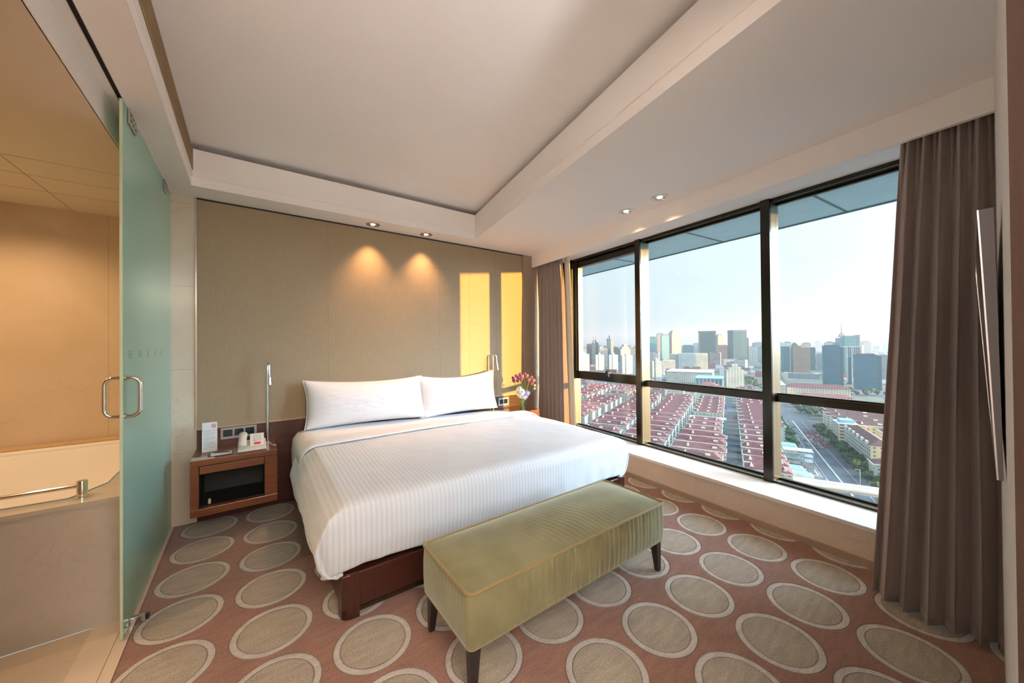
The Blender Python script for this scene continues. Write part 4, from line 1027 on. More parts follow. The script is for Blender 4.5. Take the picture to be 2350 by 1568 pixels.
# ================================================================== lamps
def downlight(x, y, z, label, power, group=None, r=0.066, spot=R(75), blend=0.6, aim=(0, 0, -1), col=(1.0, 0.66, 0.36)):
    o = thing('downlight', (x, y, z), label, 'downlight', group)
    MB().lathe([(r*0.66, -0.003), (r*0.74, -0.007), (r, -0.005), (r, -0.0005), (r*0.66, -0.0005)], x, y, 28, z).build('trim_ring', MT['chrome'], o, smooth=True)
    MB().lathe([(r*0.66, -0.003), (r*0.5, -0.001), (r*0.34, -0.0005), (0, -0.0005)], x, y, 24, z).build('reflector', MT['steel'], o, smooth=True)
    MB().lathe([(0, -0.006), (r*0.30, -0.005), (r*0.34, -0.001), (0, -0.0008)], x, y, 20, z).build('bulb', MT['bulb'], o, smooth=True)
    ld = bpy.data.lights.new('downlight_beam', 'SPOT'); lo = bpy.data.objects.new('downlight_beam', ld); C.objects.link(lo); lo.parent = o; lo.location = (0, 0, -0.02)
    ld.energy = power; ld.color = col; ld.spot_size = spot; ld.spot_blend = blend; ld.shadow_soft_size = 0.025
    lo.rotation_euler = Vector(aim).to_track_quat('-Z', 'Y').to_euler()
    return o
downlight(1.002, 3.680, ZC, 'recessed downlight over the bed nearer the glass door', 60, spot=R(84), blend=1.0, aim=(0, 0.0, -1), col=(1.0, 0.52, 0.22))
downlight(1.563, 3.688, ZC, 'recessed downlight over the bed nearer the window', 60, spot=R(84), blend=1.0, aim=(0, 0.0, -1), col=(1.0, 0.52, 0.22))
downlight(2.778, 2.011, ZC, 'recessed downlight above the window ledge nearer the bed wall', 30, aim=(0.22, 0, -1), spot=R(92), blend=1.0, col=(1.0, 0.58, 0.28))
downlight(2.741, 1.657, ZC, 'recessed downlight above the window ledge nearer the television', 30, aim=(0.22, 0, -1), spot=R(92), blend=1.0, col=(1.0, 0.58, 0.28))
# bathroom lamps, then fill lamps added out of view in the hall
for k, (x, y) in enumerate(((-1.33, 3.60), (-1.33, 2.2), (-1.95, 3.0))):
    downlight(x, y, BZ, ['recessed downlight over the bathtub', 'recessed downlight in the bathroom by the door', 'recessed downlight over the far end of the bathtub'][k], 44, spot=R(150), blend=0.8, col=(1.0, 0.66, 0.38))
for k, (x, y) in enumerate(((0.1, -0.7), (0.1, -1.9))):  # unseen lamps added as soft fill from behind the camera
    o = thing('fill_ceiling_lamp', (x, y, ZC), ['added fill lamp under the hall ceiling behind the camera', 'added fill lamp at the far end of the hall'][k], 'ceiling lamp')
    MB().lathe([(0, 0), (0.15, 0), (0.15, -0.02), (0, -0.02)], x, y, 32, ZC).build('base', MT['plaster_gloss'], o, smooth=True)
    ld = bpy.data.lights.new('fill_light', 'POINT'); lo = bpy.data.objects.new('fill_light', ld); C.objects.link(lo); lo.parent = o; lo.location = (0, 0, -0.30)
    ld.energy = 30; ld.color = (1.0, 0.78, 0.58); ld.shadow_soft_size = 0.14

fl = thing('fill_floor_lamp', (0.60, -1.45, 0), 'added fill uplighter on a pole behind the camera in the hall', 'floor lamp')  # unseen uplighter added to brighten the room ceiling
MB().lathe([(0, 0), (0.14, 0), (0.14, 0.015), (0.02, 0.03), (0, 0.03)], 0.60, -1.45, 28, 0.001).build('base', MT['steel'], fl, smooth=True)
MB().tube([(0.60, -1.45, 0.03), (0.60, -1.45, 1.78)], 0.012, 12).build('pole', MT['steel'], fl, smooth=True)
MB().lathe([(0.012, 1.76), (0.06, 1.78), (0.15, 1.86), (0.145, 1.86), (0.055, 1.79), (0, 1.785)], 0.60, -1.45, 28).build('lamp_bowl', MT['steel'], fl, smooth=True)
ld = bpy.data.lights.new('fill_uplight', 'SPOT'); lo = bpy.data.objects.new('fill_uplight', ld); C.objects.link(lo); lo.parent = fl; lo.location = (0, 0, 1.88)
ld.energy = 470; ld.color = (1.0, 0.93, 0.93); ld.spot_size = R(168); ld.spot_blend = 0.5; ld.shadow_soft_size = 0.12; lo.rotation_euler = (R(180), 0, 0)

# ================================================================== the city below the window
GZ = -97.0
UU = Vector((math.sin(R(67.4)), math.cos(R(67.4)), 0)); VV = Vector((UU.y, -UU.x, 0))
def W2(u, v, z=0): p = UU*u+VV*v; return Vector((p.x, p.y, z))
GRID_ROT = math.atan2(VV.y, VV.x)          # local x runs along V, local y along U
def facade(name, wall, glass, fh=3.2, bw=3.0, gz=0.5, gu=0.55, rough=0.35, zoff=0.0):
    m, n, b = mat(name); setb(b, wall, rough)
    t = N(n, 'TexCoord'); sp = N(n, 'SeparateXYZ'); L(n, t.outputs['Object'], sp.inputs[0]); sn = N(n, 'SeparateXYZ'); L(n, t.outputs['Normal'], sn.inputs[0])
    def MM(op, a, bb=None, c=None):
        q = N(n, 'Math', operation=op)
        for i, v in enumerate((a, bb, c)):
            if v is None: continue
            if isinstance(v, (int, float)): q.inputs[i].default_value = v
            else: L(n, v, q.inputs[i])
        return q.outputs[0]
    ax = MM('GREATER_THAN', MM('ABSOLUTE', sn.outputs['X']), MM('ABSOLUTE', sn.outputs['Y']))
    u = MM('ADD', MM('MULTIPLY', sp.outputs['Y'], ax), MM('MULTIPLY', sp.outputs['X'], MM('SUBTRACT', 1.0, ax)))
    mz_ = MM('LESS_THAN', MM('FRACT', MM('ADD', MM('DIVIDE', sp.outputs['Z'], fh), zoff)), gz)
    mu = MM('LESS_THAN', MM('FRACT', MM('ADD', MM('DIVIDE', u, bw), 100.3)), gu)
    flat = MM('LESS_THAN', MM('ABSOLUTE', sn.outputs['Z']), 0.5)
    msk = MM('MULTIPLY', MM('MULTIPLY', mz_, mu), flat)
    ns_ = N(n, 'TexNoise', inp={'Scale': 0.06, 'Detail': 3}); L(n, t.outputs['Object'], ns_.inputs['Vector'])
    c1 = N(n, 'ValToRGB'); c1.color_ramp.elements[0].position = 0.35; c1.color_ramp.elements[1].position = 0.65
    c1.color_ramp.elements[0].color = (*[q*0.85 for q in wall], 1); c1.color_ramp.elements[1].color = (*[min(1, q*1.1) for q in wall], 1); L(n, ns_.outputs['Fac'], c1.inputs[0])
    mx = N(n, 'MixRGB'); mx.inputs[2].default_value = (*glass, 1); L(n, msk, mx.inputs[0]); L(n, c1.outputs[0], mx.inputs[1]); L(n, mx.outputs[0], b.inputs['Base Color'])
    r = N(n, 'MapRange', inp={3: 0.7, 4: rough}); L(n, msk, r.inputs[0]); L(n, r.outputs[0], b.inputs['Roughness'])
    return m
def flatm(name, c, rough=0.8, var=0.12, scale=0.15): return plain(name, c, rough, var=var, scale=scale)
FA = dict(
    dark=facade('dark_glass_facade', (0.045, 0.105, 0.125), (0.018, 0.065, 0.085), 4.0, 3.2, 0.7, 0.8, 0.25),
    dark2=facade('slate_glass_facade', (0.06, 0.13, 0.16), (0.025, 0.085, 0.115), 4.0, 3.0, 0.65, 0.85, 0.25),
    blue=facade('blue_glass_facade', (0.07, 0.22, 0.30), (0.018, 0.115, 0.18), 3.9, 5.0, 0.68, 0.93, 0.22),
    teal=facade('teal_glass_facade', (0.14, 0.33, 0.38), (0.06, 0.22, 0.28), 4.0, 4.0, 0.6, 0.9, 0.25),
    cyan=facade('cyan_glass_facade', (0.30, 0.52, 0.55), (0.15, 0.38, 0.43), 4.0, 6.0, 0.6, 0.8, 0.25),
    apt=facade('white_apartment_facade', (0.36, 0.45, 0.49), (0.14, 0.27, 0.34), 3.0, 5.2, 0.62, 0.5),
    white=facade('white_grid_facade', (0.56, 0.62, 0.60), (0.22, 0.33, 0.35), 3.8, 4.4, 0.6, 0.6),
    fins=facade('white_fin_facade', (0.62, 0.68, 0.68), (0.08, 0.16, 0.20), 60, 3.4, 0.98, 0.62),
    gold=facade('sand_stone_facade', (0.46, 0.36, 0.27), (0.16, 0.16, 0.16), 4.0, 3.4, 0.45, 0.6),
    pink=facade('rose_stone_facade', (0.42, 0.36, 0.34), (0.16, 0.19, 0.21), 4.0, 3.4, 0.5, 0.6),
    brown=facade('brown_stone_facade', (0.20, 0.17, 0.14), (0.06, 0.075, 0.075), 3.8, 3.4, 0.55, 0.6),
    stripe=facade('striped_brown_facade', (0.32, 0.27, 0.24), (0.09, 0.11, 0.12), 80, 6.0, 0.98, 0.5),
    bstripe=facade('blue_striped_facade', (0.55, 0.62, 0.64), (0.15, 0.30, 0.38), 80, 7.0, 0.98, 0.62),
    grey=facade('grey_office_facade', (0.34, 0.38, 0.40), (0.14, 0.19, 0.22), 3.8, 3.6, 0.55, 0.6),
    house=facade('cream_house_facade', (0.60, 0.62, 0.55), (0.17, 0.22, 0.22), 2.9, 3.6, 0.48, 0.40, 0.5, 0.2),
    yellow=facade('yellow_house_facade', (0.62, 0.56, 0.36), (0.16, 0.18, 0.16), 3.0, 4.0, 0.45, 0.34, 0.5, 0.2),
    balcony=facade('balcony_facade', (0.55, 0.58, 0.54), (0.12, 0.16, 0.17), 3.0, 4.5, 0.55, 0.72, 0.5, 0.3),
    net=facade('green_scaffold_net', (0.06, 0.36, 0.29), (0.02, 0.15, 0.14), 3.0, 3.0, 0.5, 0.5, 0.8),
    pale=flatm('pale_concrete', (0.50, 0.54, 0.52)), roofred=flatm('maroon_roof_tiles', (0.155, 0.064, 0.068), 0.9, 0.18, 0.25), roofbrown=flatm('brown_roof_tiles', (0.125, 0.066, 0.06), 0.9, 0.15, 0.25),
    roofpink=flatm('brick_red_roof_tiles', (0.27, 0.10, 0.095), 0.9, 0.18, 0.25), trim=flatm('white_roof_trim', (0.72, 0.74, 0.70)), asphalt=flatm('road_asphalt', (0.085, 0.105, 0.125), 0.9, 0.15, 0.05),
    leaf=flatm('city_tree_leaves', (0.045, 0.085, 0.040), 0.95, 0.4, 0.5), bark=flatm('city_tree_bark', (0.06, 0.045, 0.03)), darkroof=flatm('dark_flat_roof', (0.09, 0.10, 0.11)), blueroof=flatm('light_blue_hall_roof', (0.22, 0.46, 0.56)),
    line=flatm('road_paint', (0.45, 0.48, 0.48)), steel=flatm('mast_steel', (0.16, 0.18, 0.20)), conc=flatm('viaduct_concrete', (0.36, 0.42, 0.43)), dirt=flatm('building_site_ground', (0.20, 0.19, 0.16), 0.95, 0.4, 0.1), red=flatm('red_car_paint', (0.42, 0.05, 0.06), 0.4), whitecar=flatm('white_car_paint', (0.6, 0.62, 0.64), 0.4), cabin=flatm('car_window_glass', (0.03, 0.04, 0.05), 0.2))
def ground_mat():
    m, n, b = mat('city_ground'); setb(b, rough=0.95)
    t = N(n, 'TexCoord'); v = N(n, 'TexVoronoi', inp={'Scale': 0.022}); L(n, t.outputs['Object'], v.inputs['Vector'])
    q = N(n, 'TexNoise', inp={'Scale': 0.02, 'Detail': 8}); L(n, t.outputs['Object'], q.inputs['Vector'])
    r = N(n, 'ValToRGB'); cr = r.color_ramp
    for e, (p, c) in zip(cr.elements, ((0.38, (0.055, 0.085, 0.06)), (0.62, (0.16, 0.18, 0.18)))): e.position = p; e.color = (*c, 1)
    L(n, q.outputs['Fac'], r.inputs[0])
    mx = N(n, 'MixRGB', blend_type='MULTIPLY'); mx.inputs[0].default_value = 0.5; L(n, r.outputs[0], mx.inputs[1]); L(n, v.outputs['Color'], mx.inputs[2]); L(n, mx.outputs[0], b.inputs['Base Color'])
    return m
g = MB(); n_ = 40
g.quad((150, -4000, GZ), (14000, -9000, GZ), (14000, 14000, GZ), (150, 9000, GZ))
struct(g.build('ground', ground_mat(), fix=False), 'city ground far below the window')
def strip(name, pts, w, z, m, label):
    mb = MB()
    for a, b in zip(pts, pts[1:]):
        d = (b-a).normalized(); s = Vector((d.y, -d.x, 0))*w/2
        mb.quad((a-s)+Vector((0, 0, z)), (b-s)+Vector((0, 0, z)), (b+s)+Vector((0, 0, z)), (a+s)+Vector((0, 0, z)))
    return struct(mb.build(name, m), label)
strip('road', [W2(240, 67), W2(760, 68)], 31, GZ+0.15, FA['asphalt'], 'broad avenue running away from the hotel')
strip('road', [W2(600, -340), W2(585, 60), W2(575, 330)], 22, GZ+0.17, FA['asphalt'], 'street crossing the avenue')
strip('road', [W2(240, 1.5), W2(900, -2)], 8, GZ+0.2, FA['asphalt'], 'narrow lane between the red roofed rows')
strip('road', [W2(240, -41.5), W2(620, -41)], 5, GZ+0.2, FA['asphalt'], 'narrow lane beside the red roofed rows')
strip('road_marking', [W2(250, 66), W2(560, 66)], 1.2, GZ+0.4, FA['line'], 'pale median of the avenue')
strip('road_marking', [W2(250, 58.5), W2(560, 58.5)], 0.35, GZ+0.4, FA['line'], 'lane line of the avenue')
strip('road_marking', [W2(250, 75), W2(560, 75)], 0.35, GZ+0.4, FA['line'], 'lane line of the avenue')

def place(o, x, y, rot, z=GZ): o.location = (x, y, z); o.rotation_euler = (0, 0, rot); return o
def root_at0(name, label, cat, group=None): return thing(name, (0, 0, 0), label, cat, group)
# ---- row house prototypes
def hip(mb, L_, D, z0, rise, over=0.6):
    a, b = L_/2+over, D/2+over; r = max(0.5, a-b)
    P = [(-a, -b, z0), (a, -b, z0), (a, b, z0), (-a, b, z0), (-r, 0, z0+rise), (r, 0, z0+rise)]
    v = [mb.b.verts.new(p) for p in P]
    for f in ((0, 1, 5, 4), (1, 2, 5), (2, 3, 4, 5), (3, 0, 4), (3, 2, 1, 0)): mb.b.faces.new([v[i] for i in f])
def rowhouse(L_, H, D, fm, rm, nd, label, group, seed):
    rnd = random.Random(seed)
    o = root_at0('apartment_block', label, 'building', group)
    w = MB().box(-L_/2, L_/2, -D/2, D/2, 0, H)
    for k in range(max(1, int(L_/16))):       # stair bays step forward
        x = -L_/2+L_*(k+0.5)/max(1, int(L_/16)); w.box(x-2.0, x+2.0, -D/2-1.2, D/2+1.2, 0, H-0.3)
    w.build('wall', FA[fm], o)
    r = MB(); hip(r, L_, D, H+0.35, 3.2); r.build('roof', FA[rm], o)
    MB().box(-L_/2-0.8, L_/2+0.8, -D/2-0.8, D/2+0.8, H-0.15, H+0.40).build('eaves', FA['trim'], o)
    for k in range(nd):
        x = -L_/2+L_*(k+0.5+rnd.uniform(-0.12, 0.12))/nd; d = MB(); y = -D/2*0.52
        if k % 2:
            d.box(x-1.5, x+1.5, y-0.9, y+1.6, H+1.0, H+2.5)
        else:
            hw = 1.2; d.hexa([(x-hw, y-1.2, H+1.0), (x+hw, y-1.2, H+1.0), (x+hw, y+1.6, H+1.0), (x-hw, y+1.6, H+1.0), (x-0.15, y-1.2, H+3.2), (x+0.15, y-1.2, H+3.2), (x+0.15, y+1.6, H+3.2), (x-0.15, y+1.6, H+3.2)])
        d.build('dormer', FA['trim'], o)
    return o
rr = random.Random(3)
lab = {'m': 'white apartment block with a maroon hipped roof, seen through the middle window bay', 'n': 'white apartment block with a maroon hipped roof, seen through the narrow window bay',
       'r': 'cream apartment block with a dark brown roof and white dormers beyond the avenue trees'}
grp = {'m': 'maroon roofed blocks through the middle bay', 'n': 'maroon roofed blocks through the narrow bay', 'r': 'brown roofed blocks beyond the avenue'}
protos = {}
PL = []
def put(kind, u, v0, v1, H=18, rm='roofred', fm='house', nd=None, D=10):
    if any(abs(u-q[0]) < 13.5 and min(v1, q[2])-max(v0, q[1]) > -1.5 for q in PL): return None
    PL.append((u, v0, v1))
    Lr = round((v1-v0)/6)*6.0
    key = (kind, Lr, H, rm, fm)
    nd = nd if nd is not None else max(2, int(Lr/13))
    if key not in protos:
        protos[key] = rowhouse(Lr, H, D, fm, rm, nd, lab[kind], grp[kind], len(protos)); o = protos[key]
    else: o = copy_tree(protos[key])
    p = W2(u, (v0+v1)/2); return place(o, p.x, p.y, GRID_ROT)
PL.append((632, -90, -58))
# middle bay: rows on both sides of the lane
rows_mid = [275, 291, 309, 330, 353, 376, 399, 422, 446, 470, 494, 518, 542]
for i, u in enumerate(rows_mid):
    if u < 300: put('m', u-3, -66, -4.5)
    elif u < 360: put('m', u, -37.5, -4.5)
    elif u not in (446, ): put('m', u, -37.5, -5.5, nd=3)
    if u >= 300: put('m', u+2, -80, -46 if u < 400 else -44)
    if u >= 380: put('m', u+4, -124, -86)
    put('m', u+2, 8, 44 if u > 405 else 32, nd=3)
# the netted block stands in the gap of the middle column
nb = root_at0('scaffolded_block', 'apartment block wrapped in bright green scaffold netting among the maroon roofs', 'building')
MB().box(-17, 17, -6, 6, 0, 16).build('wall', FA['net'], nb); MB().box(-17.6, 17.6, -6.6, 6.6, 16, 16.5).build('roof', FA['conc'], nb)
p = W2(446, -21); place(nb, p.x, p.y, GRID_ROT)
for i, u in enumerate((560, 585, 640, 668, 700, 735)):
    put('m', u, -38, -6); put('m', u+6, -84, -46); put('m', u+3, 8, 40)
    put('m', u+10, -134, -92)
# narrow bay
for i in range(17):
    u = 285+24.5*i+rr.uniform(-2, 2)
    for (a, b) in ((-128, -86), (-178, -136), (-232, -186), (-286, -240)):
        th = math.degrees(math.atan2(*( (W2(u, (a+b)/2)).xy )))
        if th < 45.0 or th > 56.6 or rr.random() < 0.06: continue
        if u > 380 and a == -128 and th > 54.5: continue
        put('n', u+rr.uniform(-1.5, 1.5), a+rr.choice((0, 0, 6)), b, rm='roofred' if rr.random() < 0.7 else 'roofpink', nd=3)
# beyond the avenue trees, last bay
for u, v0, v1 in ((470, 102, 138), (492, 92, 152), (514, 90, 150), (538, 92, 158), (562, 96, 164), (590, 102, 170), (618, 108, 176), (470, 142, 172)):
    put('r', u, v0, v1, rm='roofbrown', fm='yellow' if u in (470,) else 'house', nd=3)
# bent yellow block with a brown roof along the avenue
lb = root_at0('apartment_block', 'long pale yellow apartment block with balconies and a brown roof beside the avenue trees', 'building')
MB().box(-6.5, 6.5, -34, 34, 0, 19).build('wall', FA['balcony'], lb)
MB().box(-6.7, 6.9, -34.6, -33.9, 0, 19).build('end_wall', FA['yellow'], lb)
r = MB(); v = [r.b.verts.new(q) for q in ((-7.5, -35, 19.4), (7.5, -35, 19.4), (7.5, 35, 19.4), (-7.5, 35, 19.4), (0, -28, 23.6), (0, 28, 23.6))]
for f in ((0, 1, 4), (1, 2, 5, 4), (2, 3, 5), (3, 0, 4, 5), (3, 2, 1, 0)): r.b.faces.new([v[i] for i in f])
r.build('roof', FA['roofbrown'], lb); MB().box(-7.4, 7.4, -34.8, 34.8, 18.8, 19.4).build('eaves', FA['trim'], lb)
for k in range(6): MB().box(-7.3, -6.3, -29+k*11.5, -24+k*11.5, 18.5, 21.5).build('dormer', FA['trim'], lb)
p = W2(406, 97); place(lb, p.x, p.y, GRID_ROT)
eb = root_at0('apartment_block', 'white corner block with slanted balconies at the far end of the yellow block', 'building')
MB().box(-7, 7, -9, 9, 0, 22).build('wall', FA['balcony'], eb); MB().box(-5, 5, -6, 6, 22, 25).build('roof_house', FA['blueroof'], eb); MB().box(-7.4, 7.4, -9.4, 9.4, 21.6, 22.1).build('parapet', FA['trim'], eb)
p = W2(452, 93); place(eb, p.x, p.y, GRID_ROT)
for k, (u, v0, v1, H, fm, rm, lb_) in enumerate(((352, 86, 106, 12, 'house', 'roofbrown', 'low cream house with a maroon roof below the yellow block'), (330, 88, 110, 14, 'balcony', 'blueroof', 'small block with a pale blue roof nearest the viaduct'),
        (432, 112, 150, 20, 'yellow', 'roofbrown', 'yellow walled block with a brown roof behind the long yellow block'), (396, 118, 156, 16, 'house', 'roofred', 'cream house with a maroon roof beside the window curtain'))):
    lab['x'] = lb_; grp['x'] = None
    rowo = rowhouse(v1-v0, H, 12, fm, rm, 2, lb_, None, 50+k); p = W2(u, (v0+v1)/2); place(rowo, p.x, p.y, GRID_ROT)
# building site in the near corner
st = root_at0('building_site', 'building site with low white sheds and bare earth beside the avenue', 'building site')
MB().box(-8, 12, -48, 48, 0, 0.8).build('yard', FA['dirt'], st)
for k, (x0, x1, y0, y1, h) in enumerate(((-9, 2, -46, -36, 9), (3, 11, -40, -30, 5), (-9, 0, -28, -14, 7), (2, 8, -22, -8, 4), (-9, 3, 30, 44, 10), (5, 11, 20, 32, 3.5))):
    s = MB().box(x0, x1, y0, y1, 0.8, h).build('shed', FA['pale'], st); MB().box(x0+1, x1-1, y0+1, y1-1, h, h+0.5).build('shed_roof', FA['darkroof'] if k % 2 else FA['blueroof'], s)
fr = MB()
for k in range(4): fr.box(-9+k*6, -8.4+k*6, 4, 4.6, 0.8, 13); fr.box(-9+k*6, -8.4+k*6, 14, 14.6, 0.8, 13)
for z in (5, 9, 13): fr.box(-9, 9.6, 4, 14.6, z, z+0.4)
fr.build('concrete_frame', FA['conc'], st)
p = W2(350, 45); place(st, p.x, p.y, GRID_ROT)
vd = root_at0('viaduct', 'grey concrete viaduct crossing the avenue at the bottom of the window', 'viaduct')
MB().box(-60, 90, -5, 5, 6, 7.6).build('deck', FA['conc'], vd); MB().box(-60, 90, -5.3, -4.9, 7.6, 8.8).build('parapet', FA['trim'], vd); MB().box(-60, 90, 4.9, 5.3, 7.6, 8.8).build('parapet', FA['trim'], vd)
for k in range(5): MB().box(-45+k*28, -42.5+k*28, -2, 2, 0, 6).build('pier', FA['conc'], vd)
p = W2(299, 92); place(vd, p.x, p.y, GRID_ROT+R(3))
# ---- halls in the middle distance
def hall(name, label, u0, u1, v0, v1, H, wm, rm, pitched=0):
    o = root_at0(name, label, 'building'); a, b = (v1-v0)/2, (u1-u0)/2
    MB().box(-a, a, -b, b, 0, H).build('wall', FA[wm], o)
    if pitched: r = MB(); hip(r, 2*a, 2*b, H+0.1, pitched, 1.0); r.build('roof', FA[rm], o)
    else: MB().box(-a-1, a+1, -b-1, b+1, H, H+1.5).build('roof', FA[rm], o)
    p = W2((u0+u1)/2, (v0+v1)/2); return place(o, p.x, p.y, GRID_ROT)
hall('hall', 'broad hall with a brick red roof behind the maroon rows', 765, 800, -56, -14, 14, 'white', 'roofpink', 9)
hall('hall', 'long hall with a light blue roof behind the red hall', 850, 925, -62, -12, 22, 'bstripe', 'blueroof')
hall('hall', 'very wide pale flat roofed hall below the white office slab', 965, 1060, -135, -34, 26, 'white', 'pale')
hall('office_block', 'small white grid block behind the maroon roofs', 625, 640, -86, -62, 26, 'white', 'darkroof')
hall('hall', 'pale hall with a red roof row beside the white towers of the narrow bay', 860, 880, -200, -150, 14, 'house', 'roofpink', 5)
hall('terrace', 'long terrace with a bright maroon roof in front of the blue office blocks', 800, 822, 88, 172, 18, 'house', 'roofred', 6)
hall('terrace', 'second long terrace with a red roof just above the window bar', 702, 716, 92, 154, 15, 'house', 'roofpink', 4)
hall('terrace', 'white domed corner house at the end of the maroon terrace', 790, 804, 70, 84, 22, 'house', 'trim', 8)
# ---- towers, each with its own crown
TOW = [
('slim_block', 1251.0, 1104.8, 48.6, 30.9, 24.7, 96.8, 0, 'darkslab'),
('spired', 1236.5, 1073.1, 49.0, 19.5, 15.6, 104.5, 5, 'darkspire'),
('domed', 1306.0, 1119.0, 49.4, 22.6, 20.3, 106.3, 0, 'darkdome'),
('slender', 1313.1, 1043.4, 51.5, 24.3, 21.9, 119.6, 12, 'slender'),
('wide', 1305.8, 961.3, 53.6, 41.2, 33.0, 90.0, 15, 'stepped'),
('orange', 1199.0, 983.1, 50.7, 25.1, 20.1, 78.2, 10, 'orange'),
('greyl', 1394.8, 1284.5, 47.4, 48.7, 38.9, 74.4, 0, 'greylow'),
('dk2', 1332.0, 1024.6, 52.4, 20.7, 16.5, 80.2, 0, 'greyblue'),
('grr', 1444.5, 1009.5, 55.1, 38.3, 30.6, 76.8, 0, 'greylow'),
('apt1', 901.9, 827.2, 47.5, 36.5, 18.2, 66.9, 15, 'apt'),
('apt2', 999.7, 841.1, 49.9, 30.0, 15.0, 61.5, 15, 'apt'),
('apt3', 1034.3, 808.9, 52.0, 31.0, 15.5, 61.3, 15, 'apt'),
('apt4', 977.7, 711.1, 54.0, 34.0, 17.0, 62.8, 15, 'apt'),
('apt5', 945.3, 655.0, 55.3, 15.9, 8.0, 50.1, 15, 'apt'),
('teal', 1885.6, 1196.6, 57.6, 46.3, 37.0, 133.6, 5, 'teal'),
('bb', 2132.2, 1297.4, 58.7, 39.1, 31.3, 159.4, 10, 'pinkgrey'),
('cyan', 1931.3, 1146.8, 59.3, 40.3, 32.2, 145.3, 12, 'cyan'),
('gold', 2187.9, 1233.7, 60.6, 59.9, 47.9, 174.8, 30, 'gold'),
('lowblue', 2240.3, 1174.0, 62.3, 64.3, 38.6, 82.6, 0, 'blueslab'),
('lowblue2', 2406.0, 1208.0, 63.3, 34.2, 20.5, 93.2, 0, 'bluewhite'),
('darkA', 1667.1, 786.3, 64.7, 62.7, 50.1, 149.2, 8, 'darktower'),
('orng2', 1934.9, 850.0, 66.3, 30.3, 24.3, 137.5, 30, 'goldblue'),
('brown', 1859.6, 804.9, 66.6, 47.7, 28.6, 84.8, 8, 'brownstripe'),
('darkB', 1827.4, 726.4, 68.3, 58.2, 52.4, 153.5, 26, 'darkgold'),
('rear', 2019.1, 761.6, 69.3, 22.4, 17.9, 120.5, 5, 'greybrown'),
('whiteblue', 2043.2, 736.4, 70.2, 41.8, 20.9, 76.4, 5, 'whitestripe'),
('greyr', 1984.0, 676.6, 71.2, 37.6, 18.8, 77.1, 0, 'greylow'),
('slab', 1308.9, 668.7, 62.9, 94.6, 33.1, 58.9, 4, 'whitegrid'),
('slabside', 1302.6, 738.5, 60.5, 30.2, 24.2, 56.3, 0, 'paleblock'),
('pale2', 1171.6, 681.7, 59.8, 41.4, 20.7, 39.1, 0, 'paleblock'),
('apt6', 765.5, 475.9, 58.1, 22.2, 13.3, 59.8, 12, 'apt'),
('stepped', 785.2, 318.4, 67.9, 31.3, 15.7, 52.4, 14, 'steppedapt'),
('lb', 1365.2, 403.5, 73.5, 24.0, 14.4, 83.7, 5, 'cyanstripe'),
('gable', 1359.3, 364.3, 75.0, 41.6, 29.1, 79.8, 12, 'browngable'),
('pod', 1198.7, 319.9, 75.1, 74.9, 30.0, 14.1, 0, 'podium'),
('mid1', 1552.6, 381.7, 76.2, 13.7, 10.9, 78.7, 0, 'greyblue'),
('mid2', 1521.2, 357.5, 76.8, 16.4, 13.1, 57.6, 0, 'greylow'),
('spire2', 1412.7, 274.1, 79.0, 59.5, 35.7, 125.5, 15, 'spiretower'),
('wgrid', 1108.1, 204.9, 79.5, 31.6, 12.6, 84.5, 5, 'whitefins'),
('dslab', 1057.7, 225.3, 78.0, 34.2, 17.1, 87.0, 6, 'bluegrid'),
('fslab', 1012.8, 162.2, 80.9, 38.8, 19.4, 69.8, 10, 'blueglass'),
('farr', 1321.5, 179.7, 82.3, 15.6, 7.8, 61.7, 0, 'greylow'),
]
LB = {
'slim_block': 'dark slim office slab left standing beside the spired tower', 'spired': 'dark tower with a tall thin spire in the narrow bay', 'domed': 'dark tower with a domed top and a mast', 'slender': 'slender tallest tower of the narrow bay with a small crown',
'wide': 'broad stepped grey tower near the bronze mullion', 'orange': 'sand coloured block in front of the slender tower', 'greyl': 'low grey office block at the edge of the narrow bay', 'dk2': 'dark grey office block behind the slender tower',
'grr': 'grey office block cut by the bronze mullion', 'apt1': 'white apartment tower nearest the first curtain', 'apt2': 'white apartment tower below the domed tower', 'apt3': 'white apartment tower below the slender tower', 'apt4': 'white apartment tower below the broad stepped tower',
'apt5': 'white apartment tower partly hidden by the first full mullion', 'teal': 'teal glass tower at the edge of the middle bay', 'bb': 'rose grey tower behind the cyan tower', 'cyan': 'cyan glass tower in front of the golden tower', 'gold': 'sandy tower glowing in the evening sun',
'lowblue': 'low wide blue glass block beside the sandy tower', 'lowblue2': 'low block with pale bands beside the dark tower', 'darkA': 'dark glass tower with a flat lid behind the white office slab', 'orng2': 'sunlit orange tower behind the dark tower', 'brown': 'brown striped block between the two dark towers',
'darkB': 'dark glass tower with a golden sunlit flank', 'rear': 'grey brown tower peeping out behind the golden flanked tower', 'whiteblue': 'white and blue striped slab beside the second dark tower', 'greyr': 'low grey block next to the thick mullion', 'slab': 'wide white office slab with a window grid',
'slabside': 'pale block joined to the wide office slab', 'pale2': 'pale low block before the wide office slab', 'apt6': 'tall white apartment tower at the edge of the middle bay', 'stepped': 'stepped white apartment tower in front of the trees', 'lb': 'narrow cyan tower with a white edge', 'gable': 'brown tower with a small gabled roof',
'pod': 'low wide podium at the foot of the brown tower', 'mid1': 'thin grey blue tower right behind the brown gabled tower', 'mid2': 'low grey block between the gabled tower and the blue slab', 'spire2': 'tallest teal tower with stepped shoulders and a spire', 'wgrid': 'white tower with tall vertical fins',
'dslab': 'dark blue office slab before the spire tower', 'fslab': 'blue glass office block in front of the white finned tower', 'farr': 'distant grey block beside the drawn curtain'}
